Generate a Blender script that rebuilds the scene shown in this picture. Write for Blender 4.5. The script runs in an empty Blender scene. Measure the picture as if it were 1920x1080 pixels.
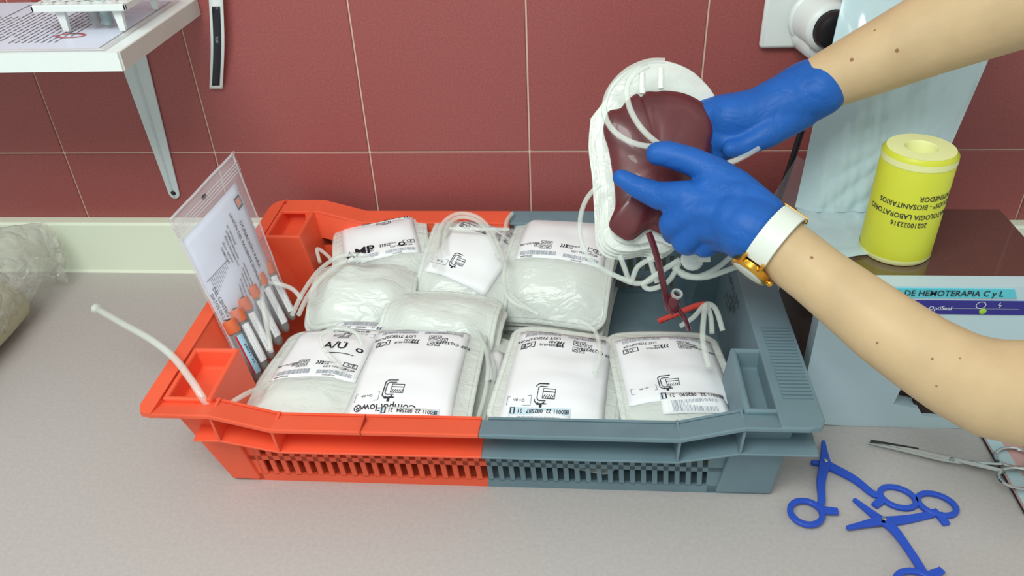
import bpy, bmesh, math, random
from math import sin, cos, pi, radians, sqrt
from mathutils import Vector, Matrix, noise
from mathutils.geometry import tessellate_polygon

random.seed(7)
SC = bpy.context.scene
COL = SC.collection

# ------------------------------------------------------------------ camera
CP = Vector((0.02899, -0.92712, 0.60329))
YAW, PITCH, ROLL, FPX = 0.09438, 0.5995, -0.04385, 1510.99
_f = Vector((-sin(YAW)*cos(PITCH), cos(YAW)*cos(PITCH), -sin(PITCH)))
_r0 = Vector((cos(YAW), sin(YAW), 0))
_u0 = _r0.cross(_f)
CR = cos(ROLL)*_r0 + sin(ROLL)*_u0
CU = -sin(ROLL)*_r0 + cos(ROLL)*_u0
CF = _f
cam = bpy.data.cameras.new('camera')
cam.sensor_width = 36
cam.lens = FPX/1920*36
cam.clip_start = 0.01
camo = bpy.data.objects.new('camera', cam)
COL.objects.link(camo)
M = Matrix((CR, CU, -CF)).transposed().to_4x4()
M.translation = CP
camo.matrix_world = M
SC.camera = camo

# ------------------------------------------------------------------ light
w = bpy.data.worlds.new('world')
SC.world = w
w.use_nodes = True
w.node_tree.nodes['Background'].inputs[0].default_value = (0.90, 1.0, 0.96, 1)
w.node_tree.nodes['Background'].inputs[1].default_value = 0.62


def area(name, loc, target, sx, sy, power, col):
    l = bpy.data.lights.new(name, 'AREA')
    l.shape = 'RECTANGLE'
    l.size, l.size_y = sx, sy
    l.energy = power
    l.color = col
    o = bpy.data.objects.new(name, l)
    COL.objects.link(o)
    o.location = loc
    o.rotation_euler = (Vector(target)-Vector(loc)).to_track_quat('-Z', 'Y').to_euler()
    return o


area('ceiling_light', (-0.40, -1.12, 1.38), (-0.14, -0.15, 0.1), 0.9, 0.5, 16.5, (0.96, 1.0, 0.97))
area('ceiling_light', (0.9, -0.6, 1.9), (0.9, -0.6, 0), 1.2, 0.3, 0.6, (1.0, 0.98, 0.93))
SC.view_settings.view_transform = 'Standard'
SC.view_settings.look = 'None'
SC.view_settings.exposure = 0.0
SC.view_settings.gamma = 1.0
SC.view_settings.use_curve_mapping = False


# ------------------------------------------------------------------ helpers
def ray(px, py):
    return CF + CR*((px-960)/FPX) - CU*((py-540)/FPX)


def at(px, py, **k):
    d = ray(px, py)
    (a, v), = k.items()
    i = 'xyz'.index(a)
    return CP + d*((v-CP[i])/d[i])


def rp(px, py, D):
    return CP + ray(px, py).normalized()*D


def lin(c):
    return tuple(((x/255)/12.92 if x/255 <= .04045 else ((x/255+.055)/1.055)**2.4) for x in c)


MATS = {}


def mat(name, rgb, rough=.5, spec=.5, metal=0, alpha=1, var=.06, vscale=30, bump=0, bscale=200,
        trans=0, coat=0, emis=0, sss=0, detail=4, ior=1.45, stretch=None, bdist=.002, ridged=False):
    m = bpy.data.materials.new(name)
    m.use_nodes = True
    nt = m.node_tree
    b = nt.nodes['Principled BSDF']
    c = lin(rgb)
    tc = nt.nodes.new('ShaderNodeTexCoord')
    if var:
        n = nt.nodes.new('ShaderNodeTexNoise')
        n.inputs['Scale'].default_value = vscale
        n.inputs['Detail'].default_value = detail
        r = nt.nodes.new('ShaderNodeMapRange')
        r.inputs['To Min'].default_value = 1-var
        r.inputs['To Max'].default_value = 1+var
        r.inputs['From Min'].default_value = .25
        r.inputs['From Max'].default_value = .75
        mx = nt.nodes.new('ShaderNodeVectorMath')
        mx.operation = 'SCALE'
        mx.inputs[0].default_value = c
        nt.links.new(tc.outputs['Object'], n.inputs['Vector'])
        nt.links.new(n.outputs['Fac'], r.inputs['Value'])
        nt.links.new(r.outputs[0], mx.inputs['Scale'])
        nt.links.new(mx.outputs[0], b.inputs['Base Color'])
    else:
        b.inputs['Base Color'].default_value = (*c, 1)
    if bump:
        n2 = nt.nodes.new('ShaderNodeTexNoise')
        n2.inputs['Scale'].default_value = bscale
        n2.inputs['Detail'].default_value = 3
        n2.inputs['Distortion'].default_value = .6 if ridged else 0
        bp = nt.nodes.new('ShaderNodeBump')
        bp.inputs['Strength'].default_value = bump
        bp.inputs['Distance'].default_value = bdist
        if stretch:
            mp_ = nt.nodes.new('ShaderNodeMapping')
            mp_.inputs['Scale'].default_value = stretch
            nt.links.new(tc.outputs['Object'], mp_.inputs['Vector'])
            nt.links.new(mp_.outputs[0], n2.inputs['Vector'])
        else:
            nt.links.new(tc.outputs['Object'], n2.inputs['Vector'])
        hsock = n2.outputs['Fac']
        if ridged:      # sharp creases: distance of the noise from its mid value
            m1 = nt.nodes.new('ShaderNodeMath')
            m1.operation = 'SUBTRACT'
            m1.inputs[1].default_value = .5
            m2 = nt.nodes.new('ShaderNodeMath')
            m2.operation = 'ABSOLUTE'
            m3 = nt.nodes.new('ShaderNodeMath')
            m3.operation = 'POWER'
            m3.inputs[1].default_value = .6
            nt.links.new(hsock, m1.inputs[0])
            nt.links.new(m1.outputs[0], m2.inputs[0])
            nt.links.new(m2.outputs[0], m3.inputs[0])
            hsock = m3.outputs[0]
        nt.links.new(hsock, bp.inputs['Height'])
        nt.links.new(bp.outputs[0], b.inputs['Normal'])
    b.inputs['Roughness'].default_value = rough
    b.inputs['Specular IOR Level'].default_value = spec
    b.inputs['Metallic'].default_value = metal
    b.inputs['Alpha'].default_value = alpha
    b.inputs['Transmission Weight'].default_value = trans
    b.inputs['Coat Weight'].default_value = coat
    b.inputs['IOR'].default_value = ior
    if sss:
        b.inputs['Subsurface Weight'].default_value = sss
        b.inputs['Subsurface Scale'].default_value = .006
        b.inputs['Subsurface Radius'].default_value = (1, .4, .25)
    if emis:
        b.inputs['Emission Color'].default_value = (*c, 1)
        b.inputs['Emission Strength'].default_value = emis
    MATS[name] = m
    return m


class MB:
    def __init__(s):
        s.v = []
        s.f = []

    def add(s, vs, fs):
        o = len(s.v)
        s.v += [Vector(p) for p in vs]
        s.f += [tuple(i+o for i in f) for f in fs]
        return s

    def box(s, x0, x1, y0, y1, z0, z1):
        return s.hexa([(x0, y0, z0), (x1, y0, z0), (x1, y1, z0), (x0, y1, z0)],
                      [(x0, y0, z1), (x1, y0, z1), (x1, y1, z1), (x0, y1, z1)])

    def hexa(s, a, b):
        return s.add(list(a)+list(b), [(3, 2, 1, 0), (4, 5, 6, 7), (0, 1, 5, 4), (1, 2, 6, 5), (2, 3, 7, 6), (3, 0, 4, 7)])

    def prism(s, lo, hi):
        n = len(lo)
        tris = tessellate_polygon([[Vector(p) for p in lo]])
        fs = [tuple(t) for t in tris]+[tuple(i+n for i in reversed(t)) for t in tris]
        fs += [(i, (i+1) % n, (i+1) % n+n, i+n) for i in range(n)]
        return s.add(list(lo)+list(hi), fs)

    def loft(s, rings, cap=True, closed=True):
        n = len(rings[0])
        fs = []
        for k in range(len(rings)-1):
            for i in range(n if closed else n-1):
                j = (i+1) % n
                fs.append((k*n+i, k*n+j, (k+1)*n+j, (k+1)*n+i))
        if cap:
            fs.append(tuple(reversed(range(n))))
            fs.append(tuple(range((len(rings)-1)*n, len(rings)*n)))
        return s.add([p for r in rings for p in r], fs)

    def grid(s, fn, nu, nv):
        vs = [fn(i/nu, j/nv) for j in range(nv+1) for i in range(nu+1)]
        fs = [(j*(nu+1)+i, j*(nu+1)+i+1, (j+1)*(nu+1)+i+1, (j+1)*(nu+1)+i) for j in range(nv) for i in range(nu)]
        return s.add(vs, fs)

    def tube(s, pts, r, seg=8, sub=6, cap=True, flat=1.0):
        P = spline(pts, sub)
        R = r if callable(r) else (lambda t: r)
        rings = []
        nrm = None
        for i, p in enumerate(P):
            t = (P[min(i+1, len(P)-1)]-P[max(i-1, 0)])
            if t.length < 1e-9:
                t = Vector((0, 0, 1))
            t.normalize()
            if nrm is None:
                nrm = t.orthogonal().normalized()
            nrm = (nrm-t*nrm.dot(t))
            nrm = nrm.normalized() if nrm.length > 1e-6 else t.orthogonal().normalized()
            b = t.cross(nrm)
            rr = R(i/(len(P)-1))
            rings.append([p+nrm*(rr*cos(2*pi*k/seg))+b*(rr*flat*sin(2*pi*k/seg)) for k in range(seg)])
        return s.loft(rings, cap)

    def lathe(s, c, ax, prof, seg=24, cap=True):
        ax = Vector(ax).normalized()
        n = ax.orthogonal().normalized()
        b = ax.cross(n)
        c = Vector(c)
        rings = [[c+ax*h+(n*cos(2*pi*k/seg)+b*sin(2*pi*k/seg))*r for k in range(seg)] for r, h in prof]
        return s.loft(rings, cap)

    def build(s, name, m, parent=None, smooth=True, bevel=0, auto=40, solid=0, sub=0):
        org = Vector(parent['_o']) if parent is not None and '_o' in parent else Vector((0, 0, 0))
        me = bpy.data.meshes.new(name)
        me.from_pydata([tuple(p-org) for p in s.v], [], s.f)
        bm = bmesh.new()
        bm.from_mesh(me)
        bmesh.ops.recalc_face_normals(bm, faces=bm.faces)
        bm.to_mesh(me)
        bm.free()
        o = bpy.data.objects.new(name, me)
        COL.objects.link(o)
        me.materials.append(MATS[m])
        if smooth:
            for p in me.polygons:
                p.use_smooth = True
            try:
                me.set_sharp_from_angle(angle=radians(auto))
            except Exception:
                pass
        if parent is not None:
            o.parent = parent
            o['_o'] = tuple(org)
        if solid:
            md = o.modifiers.new('solid', 'SOLIDIFY')
            md.thickness = solid
            md.offset = 0
        if bevel:
            md = o.modifiers.new('bevel', 'BEVEL')
            md.width = bevel
            md.segments = 2
            md.limit_method = 'ANGLE'
        if sub:
            md = o.modifiers.new('sub', 'SUBSURF')
            md.levels = md.render_levels = sub
        return o


def spline(pts, sub):
    P = [Vector(p) for p in pts]
    if len(P) < 3 or sub <= 1:
        return P
    out = []
    for i in range(len(P)-1):
        p0 = P[max(i-1, 0)]
        p1, p2 = P[i], P[i+1]
        p3 = P[min(i+2, len(P)-1)]
        for k in range(sub):
            t = k/sub
            out.append(.5*((2*p1)+(p2-p0)*t+(2*p0-5*p1+4*p2-p3)*t*t+(3*p1-p0-3*p2+p3)*t**3))
    out.append(P[-1])
    return out


def thing(name, label, cat, loc, group=None):
    o = bpy.data.objects.new(name, None)
    COL.objects.link(o)
    o.location = loc
    o['_o'] = tuple(loc)
    o.empty_display_size = .02
    return tag(o, label, cat, group)


def tag(o, label=None, cat=None, group=None, kind=None):
    if label:
        o['label'] = label
    if cat:
        o['category'] = cat
    if group:
        o['group'] = group
    if kind:
        o['kind'] = kind
    return o


_tc = {}


def text2d(s, bold=False):
    """flat glyph mesh, cap height about 0.7, centred on the origin; returns verts, faces, width"""
    if s in _tc:
        return _tc[s]
    cu = bpy.data.curves.new('t', 'FONT')
    cu.body = s
    cu.size = 1
    cu.resolution_u = 2
    cu.align_x = 'CENTER'
    cu.align_y = 'CENTER'
    cu.offset = .012
    o = bpy.data.objects.new('t', cu)
    COL.objects.link(o)
    dg = bpy.context.evaluated_depsgraph_get()
    me = o.evaluated_get(dg).to_mesh()
    vs = [(v.co.x, v.co.y) for v in me.vertices]
    fs = [tuple(p.vertices) for p in me.polygons]
    o.evaluated_get(dg).to_mesh_clear()
    bpy.data.objects.remove(o)
    bpy.data.curves.remove(cu)
    _tc[s] = (vs, fs)
    return _tc[s]


class Art:
    """2-D print collected in label coordinates, later mapped on a surface"""
    def __init__(s):
        s.v = []
        s.f = []

    def add(s, vs, fs):
        o = len(s.v)
        s.v += vs
        s.f += [tuple(i+o for i in f) for f in fs]

    def text(s, t, x, y, h, rot=0, sx=1.0, shear=0):
        vs, fs = text2d(t)
        k = h/.7
        c, n = cos(rot), sin(rot)
        o = []
        for a, b in vs:
            a, b = (a+shear*b)*k*sx, b*k
            o.append((x+a*c-b*n, y+a*n+b*c))
        s.add(o, fs)

    def rect(s, x0, y0, x1, y1):
        s.add([(x0, y0), (x1, y0), (x1, y1), (x0, y1)], [(0, 1, 2, 3)])

    def frame(s, x0, y0, x1, y1, t):
        s.rect(x0, y0, x1, y0+t)
        s.rect(x0, y1-t, x1, y1)
        s.rect(x0, y0+t, x0+t, y1-t)
        s.rect(x1-t, y0+t, x1, y1-t)

    def line(s, pts, t):
        for (a, b), (c, d) in zip(pts, pts[1:]):
            l = sqrt((c-a)**2+(d-b)**2) or 1
            nx, ny = -(d-b)/l*t/2, (c-a)/l*t/2
            s.add([(a+nx, b+ny), (a-nx, b-ny), (c-nx, d-ny), (c+nx, d+ny)], [(0, 1, 2, 3)])

    def bars(s, x0, y0, x1, y1, n, rnd):
        x = x0
        p = (x1-x0)/n
        for i in range(n):
            wd = p*rnd.choice((.3, .45, .6))
            s.rect(x, y0, x+wd, y1)
            x += p

    def ring(s, x, y, rx, ry, t, seg=20, a0=0, a1=2*pi):
        s.line([(x+rx*cos(a0+(a1-a0)*i/seg), y+ry*sin(a0+(a1-a0)*i/seg)) for i in range(seg+1)], t)

    def build(s, name, m, fn, parent):
        mb = MB()
        mb.add([fn(a, b) for a, b in s.v], s.f)
        o = mb.build(name, m, parent, smooth=False)
        o['kind'] = 'stuff'
        return o


# ------------------------------------------------------------------ materials
mat('tile', (156, 82, 80), rough=.42, spec=.6, var=.16, vscale=420, bump=.05, bscale=500, detail=2)
mat('grout', (226, 196, 178), rough=.9)
mat('backsplash', (236, 246, 224), rough=.45, var=.03, vscale=8)
mat('counter', (186, 179, 176), rough=.5, spec=.35, var=.06, vscale=260, bump=.03, bscale=400, detail=2)
mat('orange', (242, 98, 66), rough=.38, spec=.45, var=.07, vscale=18)
mat('crate_grey', (114, 138, 148), rough=.5, spec=.4, var=.10, vscale=25, bump=.04, bscale=300)
mat('pvc', (246, 252, 246), rough=.2, spec=.5, alpha=.62, var=.05, vscale=25, bump=.5, bscale=28, stretch=(1, 2.2, 1), ridged=True, bdist=.004)
mat('pvc_thick', (248, 253, 246), rough=.22, spec=.5, alpha=.80, var=.05, vscale=25, bump=.5, bscale=34, stretch=(1.6, 1, 1), ridged=True, bdist=.004)
mat('tubing', (238, 246, 238), rough=.1, spec=.8, alpha=.40, var=0)
mat('tubing_red', (214, 70, 62), rough=.15, spec=.6, var=0)
mat('tubing_blood', (92, 34, 44), rough=.15, spec=.6, var=0)
mat('label', (246, 248, 250), rough=.55, var=.015, vscale=20)
mat('ink', (46, 48, 58), rough=.7, var=0)
mat('ink_pale', (150, 160, 172), rough=.7, var=0)
mat('ink_band', (205, 226, 236), rough=.6, var=0)
mat('ink_red', (190, 30, 44), rough=.6, var=0)
mat('ink_orange', (226, 130, 96), rough=.6, var=0)
mat('marker', (22, 22, 30), rough=.6, var=0)
mat('blood', (98, 32, 38), rough=.42, spec=.7, var=.22, vscale=30, coat=.3)
mat('skin', (206, 178, 138), rough=.5, spec=.3, var=.09, vscale=28, bump=.08, bscale=350, sss=.12)
mat('mole', (150, 108, 74), rough=.6, var=0)
mat('glove', (32, 94, 176), rough=.5, spec=.3, var=.08, vscale=45, bump=.45, bscale=38, ridged=True, bdist=.003)
mat('white_leather', (226, 232, 222), rough=.45, var=.03, bump=.1)
mat('gold', (226, 170, 70), rough=.22, metal=1, var=.04)
mat('steel', (190, 192, 190), rough=.16, metal=1, var=.03)
mat('blue_plastic', (44, 84, 196), rough=.4, spec=.45, var=.05)
mat('white_plastic', (226, 232, 230), rough=.35, var=.02)
mat('shelf_white', (232, 240, 238), rough=.4, var=.02)
mat('shelf_edge', (206, 206, 198), rough=.5, var=.03)
mat('bracket', (204, 216, 218), rough=.35, spec=.6, var=.03)
mat('black', (26, 26, 30), rough=.4, var=.1)
mat('strip_black', (32, 36, 44), rough=.35, var=.05)
mat('case', (86, 58, 52), rough=.3, spec=.6, var=.3, vscale=900, bump=.03, bscale=900, detail=1, coat=1)
MATS['case'].node_tree.nodes['Principled BSDF'].inputs['Coat IOR'].default_value = 1.9
MATS['case'].node_tree.nodes['Principled BSDF'].inputs['Coat Roughness'].default_value = .06
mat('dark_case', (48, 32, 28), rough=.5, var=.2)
mat('panel', (194, 216, 224), rough=.35, var=.02)
mat('cyan', (96, 204, 218), rough=.35, var=.02)
mat('indigo', (52, 48, 140), rough=.35, var=.03)
mat('green', (156, 206, 70), rough=.4, var=0)
mat('white_ink', (225, 228, 240), rough=.5, var=0)
mat('yellow', (212, 216, 62), rough=.42, var=.03)
mat('yellow_core', (238, 240, 170), rough=.5, var=.03)
mat('film', (212, 238, 244), rough=.12, spec=.9, alpha=.74, var=.05, vscale=9, bump=.35, bscale=7, stretch=(2.2, 1, .6), bdist=.02)
mat('film_thin', (225, 220, 225), rough=.1, spec=.7, alpha=.20, var=0, bump=.4, bscale=40)
mat('film_bag', (214, 216, 206), rough=.06, spec=1.0, alpha=.38, var=.1, vscale=15, bump=.9, bscale=26, stretch=(1, .8, 1), ridged=True, bdist=.01)
mat('film_seam', (232, 226, 230), rough=.12, spec=.8, alpha=.45, var=0)
mat('orange_dark', (176, 56, 30), rough=.5, var=0)
mat('grey_dark', (72, 90, 94), rough=.5, var=0)
mat('cotton', (186, 186, 158), rough=.8, var=.1, vscale=20)
mat('paper', (222, 230, 246), rough=.6, var=.02)
mat('paper_pink', (214, 168, 164), rough=.6, var=.12, vscale=40)
mat('cap', (220, 112, 70), rough=.4, var=.08)
mat('glass', (170, 172, 170), rough=.1, spec=.6, alpha=.55, var=0)
mat('vial_label', (170, 216, 240), rough=.5, var=0)
mat('grey_vial', (150, 168, 168), rough=.3, var=.12, vscale=60)

# ------------------------------------------------------------------ the setting
S = 0.2038
X0, ZJ, ZB, TB = -0.0294, 0.1740, 0.0785, 0.0177
wall = MB().box(-1.25, 1.15, 0.002, 0.06, -0.1, 0.85).build('wall_back', 'grout', smooth=False)
tag(wall, kind='structure')
tile_cache = {}
g = .0011
for r_, (z0, z1) in enumerate([(ZB-.05, ZJ), (ZJ, ZJ+S), (ZJ+S, ZJ+2*S), (ZJ+2*S, ZJ+3*S)]):
    me = None
    for k in range(-6, 6):
        if k <= 5:
            x = X0+k*S
            if r_ not in tile_cache:
                o = MB().box(g, S-g, 0.0, 0.006, z0+g, z1-g).build('tile', 'tile', wall, smooth=False, bevel=.0008)
                tile_cache[r_] = o.data
            else:
                o = bpy.data.objects.new('tile', tile_cache[r_])
                COL.objects.link(o)
                o.parent = wall
                md = o.modifiers.new('bevel', 'BEVEL')
                md.width = .0008
                md.limit_method = 'ANGLE'
            o.location.x = x
tr = MB()
tr.add([], [])
prof = [(-.0005, 0), (-TB-.002, 0), (-TB, .004), (-TB, ZB-.003), (-TB+.003, ZB), (-.0005, ZB)]
tr.loft([[(x, a, b) for a, b in prof] for x in (-1.25, 1.15)])
tag(tr.build('trim_1', 'backsplash', smooth=False), kind='structure')
ct = MB().box(-1.25, 1.15, -.68, .05, -.035, 0).build('countertop', 'counter', bevel=.003, smooth=False)
tag(ct, 'mottled taupe laminate worktop carrying the crate and tools', 'countertop')

# ------------------------------------------------------------------ wall shelf
SZ, SY, SX = .350, -.1915, -.408
sh = thing('wall_shelf', 'white wall shelf with metal bracket above the worktop', 'shelf', (-.7, 0, SZ))
MB().box(-1.1, SX-.0025, SY+.001, -.001, SZ, SZ+.0172).build('board', 'shelf_white', sh, bevel=.0008, smooth=False)
MB().box(SX-.0025, SX, SY+.001, -.001, SZ-.0004, SZ+.0174).build('edge_band', 'shelf_edge', sh, smooth=False)
MB().box(-1.1, SX-.002, SY-.001, SY+.001, SZ-.0006, SZ+.0176).build('front_edge', 'shelf_white', sh, smooth=False)
bxc = at(325, 362, y=-.004).x
br = MB()


def brk(z, k):
    hw = .0075+(.020-.0075)*k
    d = .004+.006*k
    return [(bxc-hw, -.001, z), (bxc-hw, -.003, z), (bxc-hw*.45, -.004, z), (bxc-hw*.2, -.004-d*.0-.0005, z), (bxc, -.0022, z),
            (bxc+hw*.2, -.0045, z), (bxc+hw*.45, -.004, z), (bxc+hw, -.003, z), (bxc+hw, -.001, z)]


zt = at(325, 362, y=-.004).z
rings = []
for i in range(7):
    a = i/6*pi/2
    z = zt-.009*cos(a)
    hw = max(.0075*sin(a), .0008)
    rings.append([(bxc+(p[0]-bxc)/.0075*hw, p[1], z) for p in brk(z, 0)])
rings += [brk(zt+(SZ-zt)*k, k) for k in (.25, .5, .75, 1)]
br.loft(rings)
bo = br.build('bracket', 'bracket', sh, auto=30)
arm = MB()
arm.hexa([(bxc-.02, -.004, SZ-.003), (bxc+.02, -.004, SZ-.003), (bxc+.008, SY+.04, SZ-.003), (bxc-.008, SY+.04, SZ-.003)],
         [(bxc-.02, -.004, SZ-.0003), (bxc+.02, -.004, SZ-.0003), (bxc+.008, SY+.04, SZ-.0003), (bxc-.008, SY+.04, SZ-.0003)])
arm.build('bracket_arm', 'bracket', sh, smooth=False)
MB().lathe((bxc, -.003, zt), (0, -1, 0), [(.0035, 0), (.0035, .0012), (.0022, .002), (.0008, .0012)], 14).build('screw', 'black', bo)

# paper in a clear sleeve on the shelf
ZS = SZ+.0176
doc = thing('printed_document', 'printed document with red logo in a clear sleeve on the shelf', 'document', (-.52, -.1, ZS))
MB().box(-.80, SX-.027, SY+.012, -.01, ZS+.0004, ZS+.0010).build('sheet', 'paper', doc, smooth=False)
a = Art()
rnd = random.Random(3)
for i in range(46):
    x = -.79+i*.0068
    if x > -.458:
        break
    y = SY+.030 + (0.02 if i % 9 == 0 else 0)
    yend = -.02-rnd.random()*.05
    while y < yend:
        L = .004+rnd.random()*.012
        a.rect(x, y, x+.0019, min(y+L, yend))
        y += L+.002
a.build('printed_text', 'ink', lambda x, y: Vector((x, y, ZS+.0012)), doc)
a = Art()
lc = at(133, 69, z=ZS)
a.ring(lc.x, lc.y, .0150, .0065, .0034, 28)
a.rect(lc.x-.006, lc.y+.0055, lc.x+.010, lc.y+.0085)
a.build('red_logo', 'ink_red', lambda x, y: Vector((x, y, ZS+.0013)), doc)
a = Art()
lc = at(72, 1, z=ZS)
a.ring(lc.x, lc.y, .006, .005, .006, 20)
a.build('red_logo', 'ink_red', lambda x, y: Vector((x, y, ZS+.0013)), doc)
sl = MB()
sl.grid(lambda s, t: Vector((-.82+s*(SX-.017+.82), SY+.004+t*(.18), ZS+.0020+.0006*noise.noise(Vector((s*9, t*9, 1))))), 24, 14)
sl.build('clear_sleeve', 'film_thin', doc)
sl = MB()
sl.box(-.82, SX-.017, SY+.004, SY+.0065, ZS+.0015, ZS+.0028)
sl.box(SX-.0195, SX-.017, SY+.0065, -.01, ZS+.0015, ZS+.0028)
sl.build('sleeve_seam', 'film_seam', doc, smooth=False)

# test tube rack
ZR = .398
rk = thing('tube_rack', 'white plastic tube rack standing on the shelf', 'rack', (-.47, -.1, ZS+.003))
rx0, rx1, ry0 = -.5145, -.420, -.136
nx, ny, cs = 7, 7, .0133
pl = MB()
for iy in range(ny):
    for ix in range(nx):
        cx, cy = rx0+(ix+.5)*cs, ry0+(iy+.5)*cs
        sq = []
        for k in range(16):
            an = 2*pi*k/16+pi/16
            c_, s_ = cos(an), sin(an)
            m_ = max(abs(c_), abs(s_))
            sq.append((c_/m_*cs/2, s_/m_*cs/2, c_*.0044, s_*.0044))
        vs = []
        for zz in (ZR-.003, ZR):
            vs += [(cx+q[0], cy+q[1], zz) for q in sq]+[(cx+q[2], cy+q[3], zz) for q in sq]
        fs = []
        for k in range(16):
            j = (k+1) % 16
            fs += [(k, j, 16+j, 16+k), (32+k, 32+j, 48+j, 48+k), (16+k, 16+j, 48+j, 48+k)]
        pl.add(vs, fs)
pl.build('hole_plate', 'white_plastic', rk, smooth=False)
MB().box(rx0-.003, rx0, ry0-.003, ry0+ny*cs+.003, ZR-.006, ZR+.0008).box(rx0+nx*cs, rx0+nx*cs+.003, ry0-.003, ry0+ny*cs+.003, ZR-.006, ZR+.0008).box(
    rx0-.003, rx0+nx*cs+.003, ry0-.003, ry0, ZR-.006, ZR+.0008).box(rx0-.003, rx0+nx*cs+.003, ry0+ny*cs, ry0+ny*cs+.003, ZR-.006, ZR+.0008).build('plate_rim', 'white_plastic', rk, bevel=.0008, smooth=False)
for lx in (rx0+.022, rx0+.082):
    for ly in (ry0+.006, ry0+ny*cs-.010):
        MB().hexa([(lx-.003, ly-.002, ZS+.003), (lx+.003, ly-.002, ZS+.003), (lx+.003, ly+.002, ZS+.003), (lx-.003, ly+.002, ZS+.003)],
                  [(lx-.005, ly-.003, ZR-.003), (lx+.005, ly-.003, ZR-.003), (lx+.005, ly+.003, ZR-.003), (lx-.005, ly+.003, ZR-.003)]).build('leg', 'white_plastic', rk, smooth=False)
for n_, (ix, mm, lb) in enumerate([(4, 'glass', 'clear sample tube hanging in the rack, left of the grey one'), (5, 'grey_vial', 'grey-green sample tube hanging in the rack on the shelf')]):
    cx, cy = rx0+(ix-.5)*cs, ry0+1.5*cs
    t = thing('sample_tube', lb, 'tube', (cx, cy, ZS+.004), 'tubes in the shelf rack')
    MB().lathe((cx, cy, ZS+.004), (0, 0, 1), [(.001, 0), (.0042, .0015), (.0055, .005), (.0055, .022), (.0042, .023), (.0042, .034)], 16).build('tube_body', mm, t)
    MB().lathe((cx, cy, ZS+.004), (0, 0, 1), [(.0055, .034), (.0060, .036), (.0060, .044), (.004, .046)], 16).build('tube_cap', 'white_plastic', t)

# thermometer strip hanging at the shelf end
ts = thing('black_label_strip', 'black strip with white border hanging on the wall beside the shelf end', 'label strip', at(405, 165, y=-.004))
pT, pM, pB = at(404, -20, y=-.012), at(408, 80, y=-.012), at(405, 166, y=-.006)


def strip_fn(wd, off):
    def fn(s, t):
        P = spline([pT, pM, pB], 12)
        k = t*(len(P)-1)
        i = min(int(k), len(P)-2)
        p = P[i].lerp(P[i+1], k-i)
        return p+Vector(((s-.5)*wd, -off, 0))
    return fn


MB().grid(strip_fn(.0165, 0), 2, 20).build('backing', 'white_plastic', ts, solid=.001)
f2 = strip_fn(.0095, .0012)
MB().grid(lambda s, t: f2(s, .19+t*.75), 2, 20).build('black_face', 'strip_black', ts, solid=.0004)
a = Art()
a.text('ARTIC', .5, .55, .35, rot=pi/2, sx=.3)
f3 = strip_fn(.0095, .0018)
a.build('printed_text', 'ink_pale', lambda x, y: f3(x, min(max(.4+.25*(1-y)*.6, 0), 1)), ts)

# ------------------------------------------------------------------ socket, plug, cable
so = thing('wall_socket', 'white wall socket plate with round white plug housing', 'socket', (.27, 0, .33))
pz0 = .303
MB().box(.2335, .315, -.010, -.0005, pz0, pz0+.085).build('plate', 'white_plastic', so, bevel=.004)
sc = Vector((.287, -.010, .338))
ad = Vector((.18, -1, .0)).normalized()
MB().lathe(sc, ad, [(.0285, 0), (.0285, .004), (.0265, .006), (.0265, .040), (.0245, .044), (.0205, .046), (.0205, .040)], 32).build('housing', 'white_plastic', so)
MB().lathe(sc+Vector((0, .002, -.019)), ad, [(.021, 0), (.021, .036), (.018, .040)], 24).build('housing_foot', 'white_plastic', so)
pg = thing('black_plug', 'black round plug pushed into the white wall socket', 'plug', sc+ad*.042)
MB().lathe(sc+ad*.0405, ad, [(.0200, 0), (.0200, .012), (.0185, .0165), (.014, .019)], 28).build('plug_body', 'black', pg)
e1 = ad.cross(Vector((0, 0, 1))).normalized()
q = sc+ad*.059
rr = MB()
rr.hexa([q-e1*.004+Vector((0, 0, -.017)), q+e1*.004+Vector((0, 0, -.017)), q+e1*.004+Vector((0, 0, .017)), q-e1*.004+Vector((0, 0, .017))],
        [q-e1*.0025+ad*.008+Vector((0, 0, -.012)), q+e1*.0025+ad*.008+Vector((0, 0, -.012)), q+e1*.0025+ad*.008+Vector((0, 0, .012)), q-e1*.0025+ad*.008+Vector((0, 0, .012))])
rr.build('grip_ridge', 'black', pg, bevel=.001)
MB().tube([q+Vector((.0, .004, -.010)), q+Vector((.001, .012, -.03)), at(1510, 225, y=-.05), at(1482, 310, y=-.06), at(1455, 388, y=-.075), at(1440, 440, y=-.09), at(1425, 470, z=.03)+Vector((.0, .03, 0))],
          .0036, 10).build('cable', 'black', pg)

# ------------------------------------------------------------------ crate
CX, CY = -.0599, -.2261
cr = thing('plastic_crate', 'orange and grey two-tone plastic crate full of blood bags', 'crate', (CX, CY, 0))
XL, XR = CX-.30, CX+.30
YF, YB = CY-.20, CY+.20
XM = CX+.0065


def rz(x, hi=.120, lo=.1045):
    d = abs(x-CX)
    if d > .233:
        return hi
    if d < .180:
        return lo
    return lo+(hi-lo)*(d-.180)/.053


def seg_xs(x0, x1):
    xs = [x0]+[x for x in (CX-.233, CX-.180, CX+.180, CX+.233) if x0 < x < x1]+[x1]
    return xs


def colour(x):
    return 'orange' if x < XM else 'crate_grey'


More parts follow.
